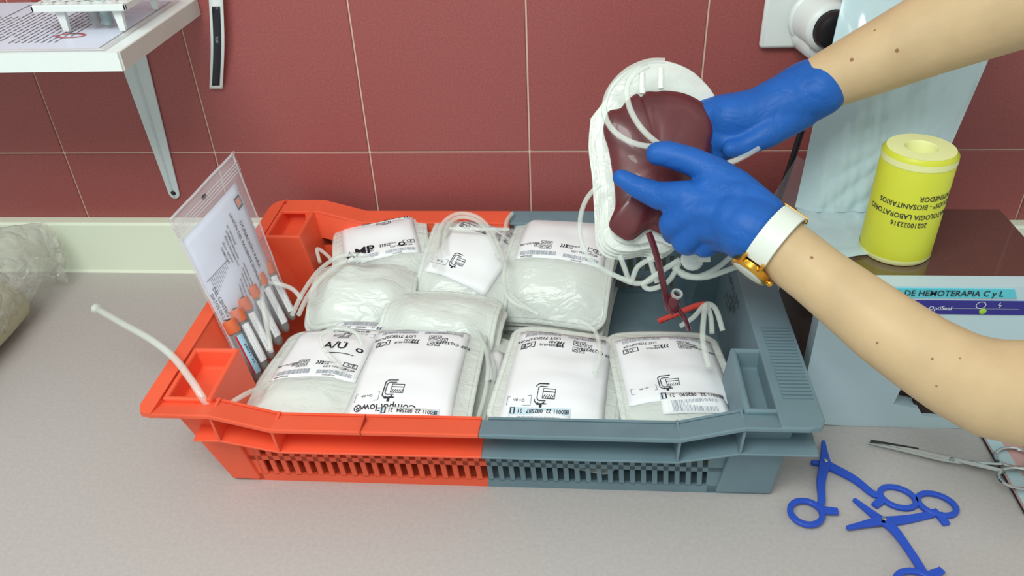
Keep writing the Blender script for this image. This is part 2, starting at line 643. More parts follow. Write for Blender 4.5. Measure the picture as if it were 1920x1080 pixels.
for (xa, xb) in ((XL, XM), (XM, XR)):
    m_ = colour((xa+xb)/2)
    inner = XL if xa == XL else XR
    # rims along the long sides
    for side, yo, yi in ((-1, YF, YF+.026), (1, YB, YB-.0295)):
        rim = MB()
        rings = []
        cut = .014 if side < 0 else .018
        for x in seg_xs(xa+cut if xa == XL else xa, xb-cut if xb == XR else xb):
            z = rz(x)
            zi = z-.0065 if side < 0 else z-.001
            rings.append([(x, yo, z), (x, yo, z-.005), (x, yo+side*-.003, z-.005), (x, yi, zi-.004), (x, yi, zi)])
        rim.loft(rings)
        rim.build('long_rim', m_, cr, bevel=.0012, smooth=False)
        # lower flange under the rim
        fl = MB()
        rings = []
        x_a = xa+.042 if xa == XL else xa
        x_b = xb-.0 if xb == XR else xb
        for x in seg_xs(x_a, x_b):
            z = rz(x, .083, .0705)
            y1 = yo-side*.006
            y2 = yo-side*.0335
            rings.append([(x, y1, z), (x, y1, z-.0022), (x, y2, z+.000), (x, y2, z+.0022)])
        fl.loft(rings)
        fl.build('lower_flange', m_, cr, smooth=False, bevel=.0006)
        # web between the two flanges
        wb = MB()
        rings = []
        for x in seg_xs(x_a+.006, x_b-.004 if x_b == XR else x_b):
            zt_, zb_ = rz(x)-(.006 if side < 0 else .003), rz(x, .083, .0705)
            yw = yo-side*.026
            yw2 = yo-side*.031
            rings.append([(x, yw, zt_), (x, yw2+side*.004, (zt_+zb_)/2+.004), (x, yw2+side*.004, (zt_+zb_)/2+.001), (x, yw2, zb_), (x, yw2-side*.003, zb_), (x, yw-side*.003, zt_)])
        wb.loft(rings)
        wb.build('side_web', m_, cr, smooth=False)
        for x in ((CX-.233, CX-.180) if xa == XL else (CX+.180, CX+.233)):
            rb = MB()
            z1, z0 = rz(x)-.004, rz(x, .083, .0705)+.0005
            y1, y2 = yo-side*.002, yo-side*.028
            rb.hexa([(x-.0012, y1-side*.004, z0), (x+.0012, y1-side*.004, z0), (x+.0012, y2, z0), (x-.0012, y2, z0)],
                    [(x-.0012, y1, z1), (x+.0012, y1, z1), (x+.0012, y2, z1), (x-.0012, y2, z1)])
            rb.build('rib', m_, cr, smooth=False)
    # lattice walls
    bxL, bxR = CX-.231, CX+.2725
    fx0, fx1 = bxL+.013, CX+.215
    for side, yw in ((-1, YF+.031), (1, YB-.031)):
        n = 20
        a0, a1 = (fx0, XM) if xa == XL else (XM, fx1)
        pitch = (a1-a0)/n
        th = .0028

        def wy(z):
            return yw-side*(.004*(1-z/.07))

        def bar_(x0, x1, z0, z1, mbx, t=th, sl0=0, sl1=0):
            ya, yb = wy(z0), wy(z1)
            mbx.hexa([(x0+sl0, ya, z0), (x1+sl0, ya, z0), (x1+sl0, ya-side*t, z0), (x0+sl0, ya-side*t, z0)],
                     [(x0+sl1, yb, z1), (x1+sl1, yb, z1), (x1+sl1, yb-side*t, z1), (x0+sl1, yb-side*t, z1)])
        base = None
        for i in range(n):
            if base is None:
                mbb = MB()
                bar_(a0, a0+pitch*.44, .0095, .0725, mbb, sl0=.0015, sl1=-.003)
                so_ = mbb.build('slat', m_, cr, smooth=False)
                base = so_
            else:
                so_ = base.copy()
                COL.objects.link(so_)
                so_.location.x = pitch*i
        for (z0, z1) in ((.0, .0105), (.0305, .0365), (.060, .0725)):
            mbb = MB()
            x0_ = bxL-(.03*z0/.07) if xa == XL else a0
            x1_ = (bxR-.004)+(.012*z0/.07) if xb == XR else a1
            bar_(x0_, x1_, z0, z1, mbb, t=.0034)
            mbb.build('rail', m_, cr, smooth=False)
        # solid end panel of the long wall
        mbb = MB()
        if xa == XL:
            x0, x1 = bxL, fx0
            z0, z1 = .0005, .0725
            ya, yb = wy(z0), wy(z1)
            mbb.hexa([(x0, ya, z0), (x1+.0015, ya, z0), (x1+.0015, ya-side*.003, z0), (x0, ya-side*.003, z0)],
                     [(x0-.034, yb, z1), (x1-.003, yb, z1), (x1-.003, yb-side*.003, z1), (x0-.034, yb-side*.003, z1)])
        else:
            x0, x1 = fx1, bxR
            z0, z1 = .0005, .0725
            ya, yb = wy(z0), wy(z1)
            mbb.hexa([(x0, ya, z0), (x1-.010, ya, z0), (x1-.010, ya-side*.003, z0), (x0, ya-side*.003, z0)],
                     [(x0-.003, yb, z1), (x1+.008, yb, z1), (x1+.008, yb-side*.003, z1), (x0-.003, yb-side*.003, z1)])
        mbb.build('wall_panel', m_, cr, smooth=False, bevel=.0008)
    # floor and end wall
    e = bxL if xa == XL else bxR-.010
    MB().box(min(e, XM), max(e, XM), YF+.036, YB-.036, .0015, .0045).build('floor_panel', m_, cr, smooth=False)
    sg = -1 if xa == XL else 1
    ew = MB()
    xt = (XL+.015) if sg < 0 else (XR-.038)
    xb_ = e
    ew.hexa([(xb_, YF+.036, .0015), (xb_-sg*.003, YF+.036, .0015), (xb_-sg*.003, YB-.036, .0015), (xb_, YB-.036, .0015)],
            [(xt+sg*.002, YF+.02, .117), (xt, YF+.02, .117), (xt, YB-.018, .117), (xt+sg*.002, YB-.018, .117)])
    ew.build('end_wall', m_, cr, smooth=False)
    # end rim with a chamfered outline
    er = MB()
    xo = XL if sg < 0 else XR
    xi = xt
    er.prism([(xo, YF+.012, .1145), (xo-sg*.004, YF+.003, .1145), (xo-sg*.014, YF+.0005, .1145), (xi, YF+.0005, .1145), (xi, YB-.0005, .1145), (xo-sg*.018, YB-.0005, .1145), (xo-sg*.005, YB-.006, .1145), (xo, YB-.018, .1145)],
             [(xo, YF+.012, .1203), (xo-sg*.004, YF+.003, .1203), (xo-sg*.014, YF+.0005, .1203), (xi, YF+.0005, .1203), (xi, YB-.0005, .1203), (xo-sg*.018, YB-.0005, .1203), (xo-sg*.005, YB-.006, .1203), (xo, YB-.018, .1203)])
    er.build('end_rim', m_, cr, smooth=False, bevel=.0015)
    # outer skirt of the end rim
    MB().box(min(xo-sg*.002, xo-sg*.005), max(xo-sg*.002, xo-sg*.005), YF+.02, YB-.035, .098, .116).build('end_skirt', m_, cr, smooth=False)
    # corner pillars with a sunken pocket
    pil = ((-.344, -.298, -.4055, -.330), (-.345, -.300, -.118, -.034)) if sg < 0 else ((.176, .222, -.4055, -.318), (.180, .226, -.118, -.034))
    for (x0, x1, y0, y1) in pil:
        p = MB()
        zt_ = .1195
        wl = .005
        zp = .100
        o_ = [(x0, y0), (x1, y0), (x1, y1), (x0, y1)]
        i_ = [(x0+wl, y0+wl), (x1-wl, y0+wl), (x1-wl, y1-wl), (x0+wl, y1-wl)]
        k_ = [(x0+wl+.002, y0+wl+.003), (x1-wl-.002, y0+wl+.003), (x1-wl-.002, y1-wl-.003), (x0+wl+.002, y1-wl-.003)]
        sh_ = .035 if sg < 0 else -.012
        b_ = [(x0+sh_, y0+.012), (x1+sh_*.5, y0+.012), (x1+sh_*.5, y1), (x0+sh_, y1)]
        V = [(x, y, .003) for x, y in b_]+[(x, y, zt_) for x, y in o_]+[(x, y, zt_) for x, y in i_]+[(x, y, zp) for x, y in k_]
        Fc = []
        for k in range(3):
            for i in range(4):
                j = (i+1) % 4
                Fc.append((k*4+i, k*4+j, k*4+4+j, k*4+4+i))
        Fc += [(3, 2, 1, 0), (12, 13, 14, 15)]
        p.add(V, Fc)
        p.build('corner_pillar', m_, cr, smooth=False, bevel=.002)
# dark hand slot in the back rim and the ribbed grip on the grey rim
MB().box(-.228, -.205, YB-.0315, YB-.0290, .0895, .0925).build('slot', 'black', cr, smooth=False)
for i in range(22):
    y = -.288-.0048*i
    MB().box(XR-.030, XR-.004, y-.0011, y+.0011, .1195, .1218).build('grip_ridge', 'crate_grey', cr, smooth=False) if i == 0 else None
    if i == 0:
        gr0 = [o for o in cr.children if o.name.startswith('grip_ridge')][0]
    else:
        gg = gr0.copy()
        COL.objects.link(gg)
        gg.location.y = -.0048*i
a = Art()
a.text('CENTRA', 0, .006, .011, sx=1.1)
a.text('HEM.', .008, -.010, .011, sx=1.1)
exv = Vector((0, -1, 0))
eyv = Vector((.35, 0, 1)).normalized()
oc = Vector((XR-.0405, -.19, .095))
a.build('moulded_lettering', 'grey_dark', lambda x, y: oc+exv*x+eyv*(y), cr)
# moulded seam in the orange rim
sx_ = at(672, 795, y=YF).x
MB().box(sx_-.0004, sx_+.0004, YF-.0006, YF+.022, .098, .1049).build('rim_seam', 'orange_dark', cr, smooth=False)


# ------------------------------------------------------------------ blood bag sets
def rr_sdf(u, v, a, b, r):
    qx, qy = abs(u)-a+r, abs(v)-b+r
    return sqrt(max(qx, 0)**2+max(qy, 0)**2)+min(max(qx, qy), 0)-r


def rr_ring(a, b, r, n=10):
    pts = []
    for (sx, sy, a0) in ((1, 1, 0), (-1, 1, pi/2), (-1, -1, pi), (1, -1, 1.5*pi)):
        for k in range(n):
            an = a0+pi/2*k/(n-1)
            pts.append((sx*(a-r)+r*cos(an), sy*(b-r)+r*sin(an)))
    # densify straight parts
    out = []
    for i, p in enumerate(pts):
        q_ = pts[(i+1) % len(pts)]
        out.append(p)
        if i % n == n-1:
            for k in range(1, 8):
                out.append((p[0]+(q_[0]-p[0])*k/8, p[1]+(q_[1]-p[1])*k/8))
    return out


class Pouch:
    def __init__(s, w, l, T, mw, bend=(0, 0), seed=0, wr=.0016, r=.018):
        s.a, s.b, s.T, s.M, s.bend, s.seed, s.wr, s.r = w/2, l/2, T, mw, bend, seed, wr, r

    def mid(s, u, v):
        return -s.bend[0]*u*u-s.bend[1]*v*v+s.wr*.8*noise.noise(Vector((u*22, v*22, s.seed*3.1)))

    def h(s, u, v):
        d = -rr_sdf(u, v, s.a, s.b, s.r)-.005
        k = min(max(d/.03, 0), 1)
        k = k*k*(3-2*k)
        return s.T*k+k*s.wr*noise.noise(Vector((u*38, v*38, s.seed+7.3)))+k*s.wr*.9*noise.noise(Vector((u*15+3, v*60, s.seed)))

    def top(s, u, v, off=0):
        return s.M @ Vector((u, v, s.mid(u, v)+s.h(u, v)+off+.0004))

    def mesh(s):
        mb = MB()
        ds = [0, .0025, .005, .009, .014, .020, .027, .035, .045]
        rings = []
        lim = min(s.a, s.b)-.004
        for d in [x for x in ds if x < lim]+[lim]:
            rings.append([(u, v) for u, v in rr_ring(s.a-d, s.b-d, max(s.r-d, .003))])
        n = len(rings[0])
        T_ = [[s.top(u, v) for u, v in r] for r in rings]
        B_ = [[s.M @ Vector((u, v, s.mid(u, v)-.55*s.h(u, v)-.0004)) for u, v in r] for r in rings]
        mb.loft(list(reversed(B_))+T_, cap=False)
        # close the middle strips
        m = len(rings)
        tot = 2*m*n
        top_last = list(range((2*m-1)*n, 2*m*n))
        bot_last = list(range(0, n))
        mb.f.append(tuple(top_last))
        mb.f.append(tuple(bot_last))
        return mb


def frame(c, yaw, tilt=0, roll=0):
    return Matrix.Translation(Vector(c)) @ Matrix.Rotation(yaw, 4, 'Z') @ Matrix.Rotation(tilt, 4, 'X') @ Matrix.Rotation(roll, 4, 'Y')


def bag_label(p, parent, u0, v0, wd, ht, rot, num, sticker=True, hand=None, compo=True, simple=False, sticker_at=None, rnd=None):
    rnd = rnd or random.Random(int(num))
    c, s_ = cos(rot), sin(rot)

    def mp(x, y, off):
        u = u0+(x*wd)*c-(y*ht)*s_
        v = v0+(x*wd)*s_+(y*ht)*c
        return p.top(u, v, off)
    lb = MB().grid(lambda a_, b_: mp(a_-.5, b_-.5, .0007), 14, 16).build('label', 'label', parent, solid=.0003)
    ar = wd/ht
    A = Art()
    P = Art()

    def T(t, x, y, h, sx=1):
        vs, fs = text2d(t)
        k = h/.7
        A.add([(x+a_*k*sx/ar, y+b_*k) for a_, b_ in vs], fs)
    # lower half: maker, lot and reference
    T('LOT 71SK22FC09', .27, -.345, .030)
    A.frame(.04, -.365, .13, -.325, .005) if False else None
    T('FRESENIUS', .13, -.262, .026)
    T('KABI', .10, -.297, .026)
    for k in range(3):
        A.line([(.0+k*.028, -.245), (.012+k*.028, -.275), (-.004+k*.028, -.305)], .012)
    A.frame(.30, -.305, .45, -.235, .008)
    T('CE', .385, -.27, .045)
    T('REF CQ32255', -.36, -.275, .030)
    for (x, y) in ((-.20, -.255), (-.13, -.255), (-.27, -.30), (-.20, -.325), (-.13, -.325)):
        A.frame(x-.03, y-.028, x+.03, y+.028, .005)
        A.line([(x-.02, y-.015), (x+.02, y+.016)], .006)
        A.line([(x-.02, y+.015), (x+.01, y-.016)], .005)
    P.bars(.05, -.455, .44, -.40, 30, rnd)
    P.bars(-.44, -.45, -.03, -.385, 34, rnd)
    T('4FBC032255', -.36, -.478, .022)
    T('71SK22FC09', .2, -.480, .018)
    if not simple:
        # upper half: clamp drawing, box and brand word
        yy, xx = .27, .09
        A.line([(xx-.03+.09, yy+.075), (xx+.075, yy+.09), (xx+.03, yy+.09), (xx+.0, yy+.07)], .010)
        A.line([(xx-.02, yy+.085), (xx+.075, yy+.085), (xx+.10, yy+.065), (xx+.10, yy-.065), (xx+.075, yy-.085), (xx-.02, yy-.085)], .010)
        A.line([(xx-.01, yy+.06), (xx+.06, yy+.06), (xx+.078, yy+.045), (xx+.078, yy-.045), (xx+.06, yy-.06), (xx-.01, yy-.06)], .008)
        A.rect(xx+.02, yy+.088, xx+.045, yy+.115)
        A.frame(xx-.095, yy-.045, xx+.03, yy+.045, .006)
        for k in range(5):
            A.line([(xx-.085+k*.022, yy+.01), (xx-.065+k*.022, yy+.04)], .006)
        A.rect(xx-.095, yy-.02, xx+.03, yy-.012)
        P.frame(.22, .295, .46, .375, .006)
        T('O+ Rh', .34, .335, .02)
    if compo:
        T('CompoFlow®', .14, .425, .052)
    A.build('printed_text', 'ink', lambda x, y: mp(x, y, .0013), lb)
    P.build('barcode', 'ink_pale', lambda x, y: mp(x, y, .0013), lb)
    if hand:
        H = Art()
        for (t, x, y, h, r_) in hand:
            vs, fs = text2d(t)
            k = h/.7
            cc, ss = cos(r_), sin(r_)
            H.add([(x+(a_*cc-b_*ss)*k/ar, y+(a_*ss+b_*cc)*k) for a_, b_ in vs], fs)
        H.build('handwriting', 'marker', lambda x, y: mp(x, y, .0015), lb)
    if sticker:
        sx0, sy0, sr, sw, sh_ = sticker_at or (-.10, .50, 0, .56, .155)
        c2, s2 = cos(sr), sin(sr)

        def sp(x, y, off):
            X, Y = x*sw*wd, y*sh_*ht
            return mp(sx0+(X*c2-Y*s2)/wd, sy0+(X*s2+Y*c2)/ht, off)
        st = MB().grid(lambda a_, b_: sp(a_-.5, b_-.5, .0014), 10, 5).build('sticker', 'label', parent, solid=.0003)
        B = Art()
        B.rect(-.5, -.5, .5, -.16)
        B.build('tint_band', 'ink_band', lambda x, y: sp(x, y, .0019), st)
        A2 = Art()
        ar2 = sw*wd/(sh_*ht)
        for (t, x) in (('B', -.45), ('E0011 22', -.27), (num, .08), ('21', .32)):
            vs, fs = text2d(t)
            k = .18/.7
            A2.add([(x+a_*k*.9/ar2, -.33+b_*k) for a_, b_ in vs], fs)
        A2.frame(.40, -.48, .48, -.18, .02)
        A2.build('printed_text', 'ink', lambda x, y: sp(x, y, .0022), st)
        P2 = Art()
        P2.bars(-.34, -.08, .36, .42, 34, rnd)
        P2.build('barcode', 'ink_pale', lambda x, y: sp(x, y, .0019), st)
    return lb


BAGS = []


def bag_set(label, c, yaw, tilt, roll, w_, l_, n, dz, T, bend, seed, lab=None, zb=.006, wr=.0018):
    """stack of n empty pouches, the top one carrying the label"""
    t = thing('blood_bag_set', label, 'blood bag', (c[0], c[1], zb), 'blood bag sets in the crate')
    rn = random.Random(seed)
    top = None
    for k in range(n):
        last = k == n-1
        j = 0 if last else 1
        cc = Vector((c[0]+j*rn.uniform(-.006, .006), c[1]+j*rn.uniform(.002, .007)+(.0016*(n-1-k) if c[1] < -.25 else 0), c[2]-(n-1-k)*dz))
        fr = frame(cc, yaw+j*rn.uniform(-.05, .05), tilt*(.35+.65*k/max(n-1, 1)), roll)
        p = Pouch(w_*(1-j*rn.uniform(-.02, .03)), l_*(1-j*rn.uniform(.01, .06)), T, fr, bend, seed+k*1.7, wr)
        p.mesh().build('pouch', 'pvc_thick' if not last else 'pvc', t, auto=180)
        if k >= n-2:
            ring = rr_ring(p.a-.005, p.b-.005, .013)
            MB().tube([p.top(u, v, .0002) for u, v in ring]+[p.top(*ring[0], .0002)], .0007, 5, 1).build('weld_seam', 'tubing', t)
        top = p
    BAGS.append((t, top))
    if lab:
        bag_label(top, t, **lab)
    return t, top


def tubing(parent, pts, r=.0024, m='tubing', name='tubing'):
    return MB().tube(pts, r, 8, 6).build(name, m, parent)


# front centre-left
b5, p5 = bag_set('front bag set numbered 082584, in the middle at the orange-grey seam', (-.131, -.314, .084), -.02, radians(-2), 0, .132, .160, 7, .0105, .0062, (1.2, .6), 11,
                 dict(u0=-.002, v0=-.003, wd=.100, ht=.140, rot=pi, num='082584'))
# front left
b4, p4 = bag_set('front-left bag set with handwritten label beside the document pouch', (-.234, -.312, .080), -.08, radians(-3), radians(-5), .114, .154, 7, .0100, .0062, (1.2, .8), 23,
                 dict(u0=.004, v0=.026, wd=.090, ht=.098, rot=.02, num='082581', hand=[('A/U  o', .2, .02, .11, 0), ('. .', .16, .12, .1, 0), ('____', .2, -.05, .1, 0)], compo=True, sticker_at=(.18, .58, 0, .62, .18)))
# front centre-right
b6, p6 = bag_set('front bag set numbered 082587 with wrinkled tilted label', (.0165, -.316, .083), -.12, radians(-2), radians(3), .124, .156, 7, .0105, .0062, (1.4, .6), 37,
                 dict(u0=-.002, v0=-.004, wd=.096, ht=.138, rot=pi+.03, num='082587', compo=False, sticker_at=(.12, .47, .03, .60, .16)), wr=.0026)
# front right
b7, p7 = bag_set('front-right bag set numbered 082590 in the grey half', (.126, -.313, .083), .09, radians(-2), radians(3), .118, .152, 7, .0105, .0062, (1.3, .8), 41,
                 dict(u0=.0, v0=.005, wd=.100, ht=.104, rot=pi, num='082590', compo=False, sticker_at=(-.10, .52, .02, .62, .22)))
# back right, thick pile
b3, p3 = bag_set('thick bag set with upright label against the grey back rim', (.010, -.122, .098), -.16, radians(18), 0, .130, .165, 8, .0105, .0068, (1.2, 4.0), 53,
                 dict(u0=.002, v0=.034, wd=.106, ht=.094, rot=-.02, num='032255', sticker=False, simple=True, compo=False))
# back middle, label turned
b2, p2 = bag_set('bag set with slanted upside-down label between the two back piles', (-.097, -.116, .094), -.12, radians(15), radians(6), .112, .155, 7, .0100, .0062, (1.2, 3.0), 67,
                 dict(u0=.006, v0=.008, wd=.084, ht=.108, rot=pi-.30, num='082583', sticker=False, compo=False))
# back left
b1, p1 = bag_set('back-left bag set with black marker writing, against the orange rim', (-.208, -.108, .094), .22, radians(17), radians(-6), .120, .140, 7, .0105, .0062, (1.5, 3.5), 71,
                 dict(u0=.0, v0=.024, wd=.092, ht=.084, rot=.10, num='082585', hand=[('AMP', -.28, -.30, .16, .0), ('o', .28, -.30, .14, 0)], compo=False, sticker_at=(.12, .46, .0, .66, .26)))
# puffy pouches between back-left and front-left
b8, p8 = bag_set('puffy crumpled bag set without label between the two left sets', (-.216, -.176, .093), .06, radians(12), 0, .124, .104, 6, .0105, .0085, (3.5, 6.0), 83, None, wr=.007)
# filler behind the front centre set
b9, p9 = bag_set('plain rounded bag set lying behind front set numbered 082584', (-.120, -.226, .088), -.12, radians(16), 0, .130, .094, 6, .011, .0080, (2.5, 9.0), 97, None, wr=.005)
# narrow folded set between the two middle front sets
b10, p10 = bag_set('narrow folded bag set wedged between sets 082584 and 082587', (-.055, -.300, .060), -.04, 0, radians(8), .040, .150, 4, .010, .006, (2, 1), 101, None, wr=.003)
MB().grid(lambda s, t: p10.top(-.008+s*.016, -.008+t*.05, .0012), 4, 6).build('label', 'label', b10, solid=.0003)

# tubing of the sets
tubing(b5, [p5.top(.055, .07, .003), p5.top(.064, .03, .002)+Vector((.006, 0, -.002)), p5.top(.066, -.02, 0)+Vector((.008, 0, -.004)), p5.top(.064, -.07, 0)+Vector((.004, 0, -.012))])
tubing(b5, [p5.top(.05, .072, .003), p5.top(.066, .02, .0)+Vector((.012, 0, -.01)), p5.top(.062, -.07, 0)+Vector((.010, 0, -.016))])
tubing(b4, [at(640, 690, z=.098), at(608, 655, z=.103), at(602, 632, z=.105), at(618, 618, z=.105), at(645, 617, z=.105), at(668, 625, z=.104), at(680, 650, z=.101)], .0022)
tubing(b4, [at(565, 560, z=.098), at(545, 540, z=.104), at(505, 530, z=.106), at(491, 545, z=.107), at(496, 590, z=.103), at(504, 630, z=.094), at(508, 660, z=.085)], .0026)
tubing(b1, [at(690, 478, z=.112), at(640, 480, z=.112), at(600, 505, z=.108), at(570, 545, z=.104), at(548, 590, z=.100)], .0025)
tubing(b1, [at(700, 485, z=.114), at(648, 490, z=.113), at(610, 515, z=.109), at(580, 550, z=.104), at(560, 590, z=.10)], .0025)
tubing(b1, [at(600, 492, z=.09), at(594, 468, z=.098), at(603, 470, z=.1), at(620, 485, z=.1)], .0022)
tubing(b2, [at(815, 500, z=.108), at(825, 430, z=.112), at(845, 406, z=.116), at(870, 400, z=.117), at(900, 410, z=.116), at(925, 440, z=.113), at(945, 490, z=.108)], .0026)
tubing(b2, [at(830, 470, z=.112), at(838, 425, z=.115), at(860, 408, z=.117), at(890, 412, z=.117), at(912, 432, z=.114), at(938, 485, z=.108)], .0024)
tubing(b2, [at(842, 428, z=.117), at(880, 429, z=.118), at(920, 430, z=.117), at(955, 430, z=.115)], .0022)
tubing(b3, [at(950, 480, z=.105), at(945, 520, z=.10), at(955, 560, z=.096), at(1000, 585, z=.090)], .0024)
tubing(b3, [at(930, 480, z=.105), at(945, 440, z=.108), at(950, 415, z=.11), at(960, 400, z=.11)], .0026)
tubing(b3, [at(940, 535, z=.096), at(965, 560, z=.094), at(985, 575, z=.094), at(1010, 590, z=.09)], .0024)
tubing(b7, [at(1330, 690, z=.098), at(1318, 640, z=.108), at(1320, 590, z=.118), at(1325, 570, z=.12), at(1342, 580, z=.115), at(1355, 620, z=.10)], .0028)
tubing(b7, [at(1275, 612, z=.095), at(1300, 595, z=.104), at(1322, 572, z=.118), at(1332, 590, z=.11), at(1335, 625, z=.10)], .0026)
tubing(b7, [at(1235, 602, z=.075), at(1265, 590, z=.085), at(1300, 575, z=.098), at(1322, 570, z=.105)], .0032, 'tubing_red', 'red_tubing')
tubing(b7, [at(1398, 688, z=.085), at(1430, 705, z=.085), at(1455, 740, z=.08), at(1466, 790, z=.070), at(1468, 810, z=.06)], .0030)
tubing(b7, [at(1392, 690, z=.08), at(1410, 730, z=.078), at(1425, 770, z=.07), at(1428, 800, z=.06)], .0030)
tubing(b6, [at(1085, 600, z=.095), at(1115, 620, z=.1), at(1125, 660, z=.101), at(1115, 700, z=.098)], .0022)
# the long free tube lying over the rim to the left
ft = thing('clear_tube', 'long clear tube end reaching over the orange rim above the worktop', 'tube', at(185, 582, z=.07))
P_ = [at(389, 757, z=.1135), at(360, 715, z=.128), at(325, 670, z=.134), at(280, 635, z=.133), at(230, 607, z=.122), at(183, 580, z=.108)]
MB().tube([Vector((P_[0].x+.012, -.382, .05)), Vector((P_[0].x+.006, -.390, .09))]+P_, .0036, 10, 6).build('tube_body', 'tubing', ft)
d_ = (P_[-1]-P_[-2]).normalized()
MB().lathe(P_[-1]-d_*.004, d_, [(.0036, 0), (.0040, .004), (.0056, .008), (.0048, .0085), (.0030, .004)], 14, cap=False).build('flared_end', 'tubing', ft)
ft2 = thing('short_tube', 'short clear tube stub beside the front-left bag set', 'tube', at(430, 755, z=.095))
MB().tube([at(426, 760, z=.095), at(450, 745, z=.097), at(475, 732, z=.092), at(500, 725, z=.08)], .0026, 8).build('tube_body', 'tubing', ft2)


# ------------------------------------------------------------------ zip bag with document and sample tubes
ZBc = at(315, 412, z=.215)
ZAc = at(437, 283, z=.245)
ZCc = at(466, 722, z=.050)
ZDc = at(552, 585, z=.050)
zn = (ZDc-ZCc).cross(ZBc-ZCc).normalized()
if zn.dot(CP-ZCc) < 0:
    zn = -zn


def zfn(s, t, off=0):
    """s from left edge to right edge, t from bottom to top"""
    a_ = ZCc.lerp(ZDc, s)
    b_ = ZBc.lerp(ZAc, s)
    p = a_.lerp(b_, t)
    return p+zn*(off+.006*sin(pi*t)*sin(pi*s)+.002*noise.noise(Vector((s*4, t*6, 3))))


zb_ = thing('zip_bag', 'clear zip bag holding a donor form, leaning in the orange corner', 'zip bag', ZCc)
MB().grid(lambda s, t: zfn(s, t, .007*min(1, 6*t, 6*(1-t)*1.0)*min(1, 8*s, 8*(1-s))), 16, 28).build('front_film', 'film_thin', zb_)
MB().grid(lambda s, t: zfn(s, t, -.010*min(1, 6*t, 6*(1-t))*min(1, 8*s, 8*(1-s))), 16, 28).build('back_film', 'film_thin', zb_)
for t0, t1 in ((.895, .90), (.91, .915), (.925, .93), (.94, .945), (.985, 1.0)):
    MB().grid(lambda s, t: zfn(s, t0+(t1-t0)*t, .0012), 16, 1).build('zip_ridge', 'film_seam', zb_, solid=.0012)
MB().grid(lambda s, t: zfn(s, .87+.13*t, .0004), 16, 4).build('zip_band', 'film_thin', zb_)
MB().tube([zfn(.97, t/10, .001) for t in range(11)], .0009, 6, 1).build('side_seam', 'film_seam', zb_)
MB().tube([zfn(.02, t/10, .001) for t in range(11)], .0009, 6, 1).build('side_seam', 'film_seam', zb_)
hp = MB()
hp.grid(lambda s, t: zfn(.44+.035*cos(2*pi*s)*t, .945+.012*sin(2*pi*s)*t, .0022), 16, 1)
hp.build('hang_hole', 'dark_case', zb_)
zd = thing('donor_form', 'white donor form with orange square logo inside the zip bag', 'form', zfn(.5, .1))
DF = lambda x, y, off=0: zfn(.05+x*.86, .06+y*.80, -.003+off)
MB().grid(lambda s, t: DF(s, t), 12, 16).build('sheet', 'paper', zd, solid=.0003)
# text runs down the sheet: reading direction is from top to bottom along t
a = Art()


def dtext(t, col, top, h, sx=1.0):
    vs, fs = text2d(t)
    mn = min(v[0] for v in vs)
    k = h/.7
    # along the sheet 0.8*0.2 m, across about 0.11 m
    a.add([(col+b_*k*1.5, top-(a_-mn)*k*sx) for a_, b_ in vs], fs)


dtext('DONACIÓN PARA', .80, .78, .030)
dtext('UNIÓN DEL PACIENTE DONANTE', .70, .88, .026)
for i, (cx_, t_) in enumerate(((.585, 'N.º HISTORIA'), (.54, 'NOMBRE APELLIDO'), (.495, 'FECHA NACIMIENTO'), (.44, 'SEXO  GRUPO'), (.39, 'DOMICILIO'))):
    dtext(t_, cx_, .84-.02*i, .017)
    dtext('xxxxxxxxx xxxxx', cx_, .56-.02*i, .017)
for i in range(12):
    x = .11+i*.022
    a.line([(x, .66), (x, .16)], .004)
dtext('DEL CENTRO', .095, .60, .026)
dtext('DATOS DE LA DONACIÓN', .035, .58, .024)
a.line([(.06, .665), (.40, .665)], .004)
a.build('printed_text', 'ink', lambda x, y: DF(x, y, .0010), zd)
a = Art()
a.frame(.845, .845, .955, .925, .012)
a.build('logo_frame', 'ink', lambda x, y: DF(x, y, .0012), zd)
a = Art()
a.rect(.868, .862, .932, .908)
a.build('logo', 'ink_orange', lambda x, y: DF(x, y, .0011), zd)

# sample tubes with orange caps inside the bag
axis_px = Vector((.46, .89))


def onbag(px, py, off):
    d = ray(px, py)
    o_ = ZCc+zn*off
    return CP+d*((o_-CP).dot(zn)/d.dot(zn))


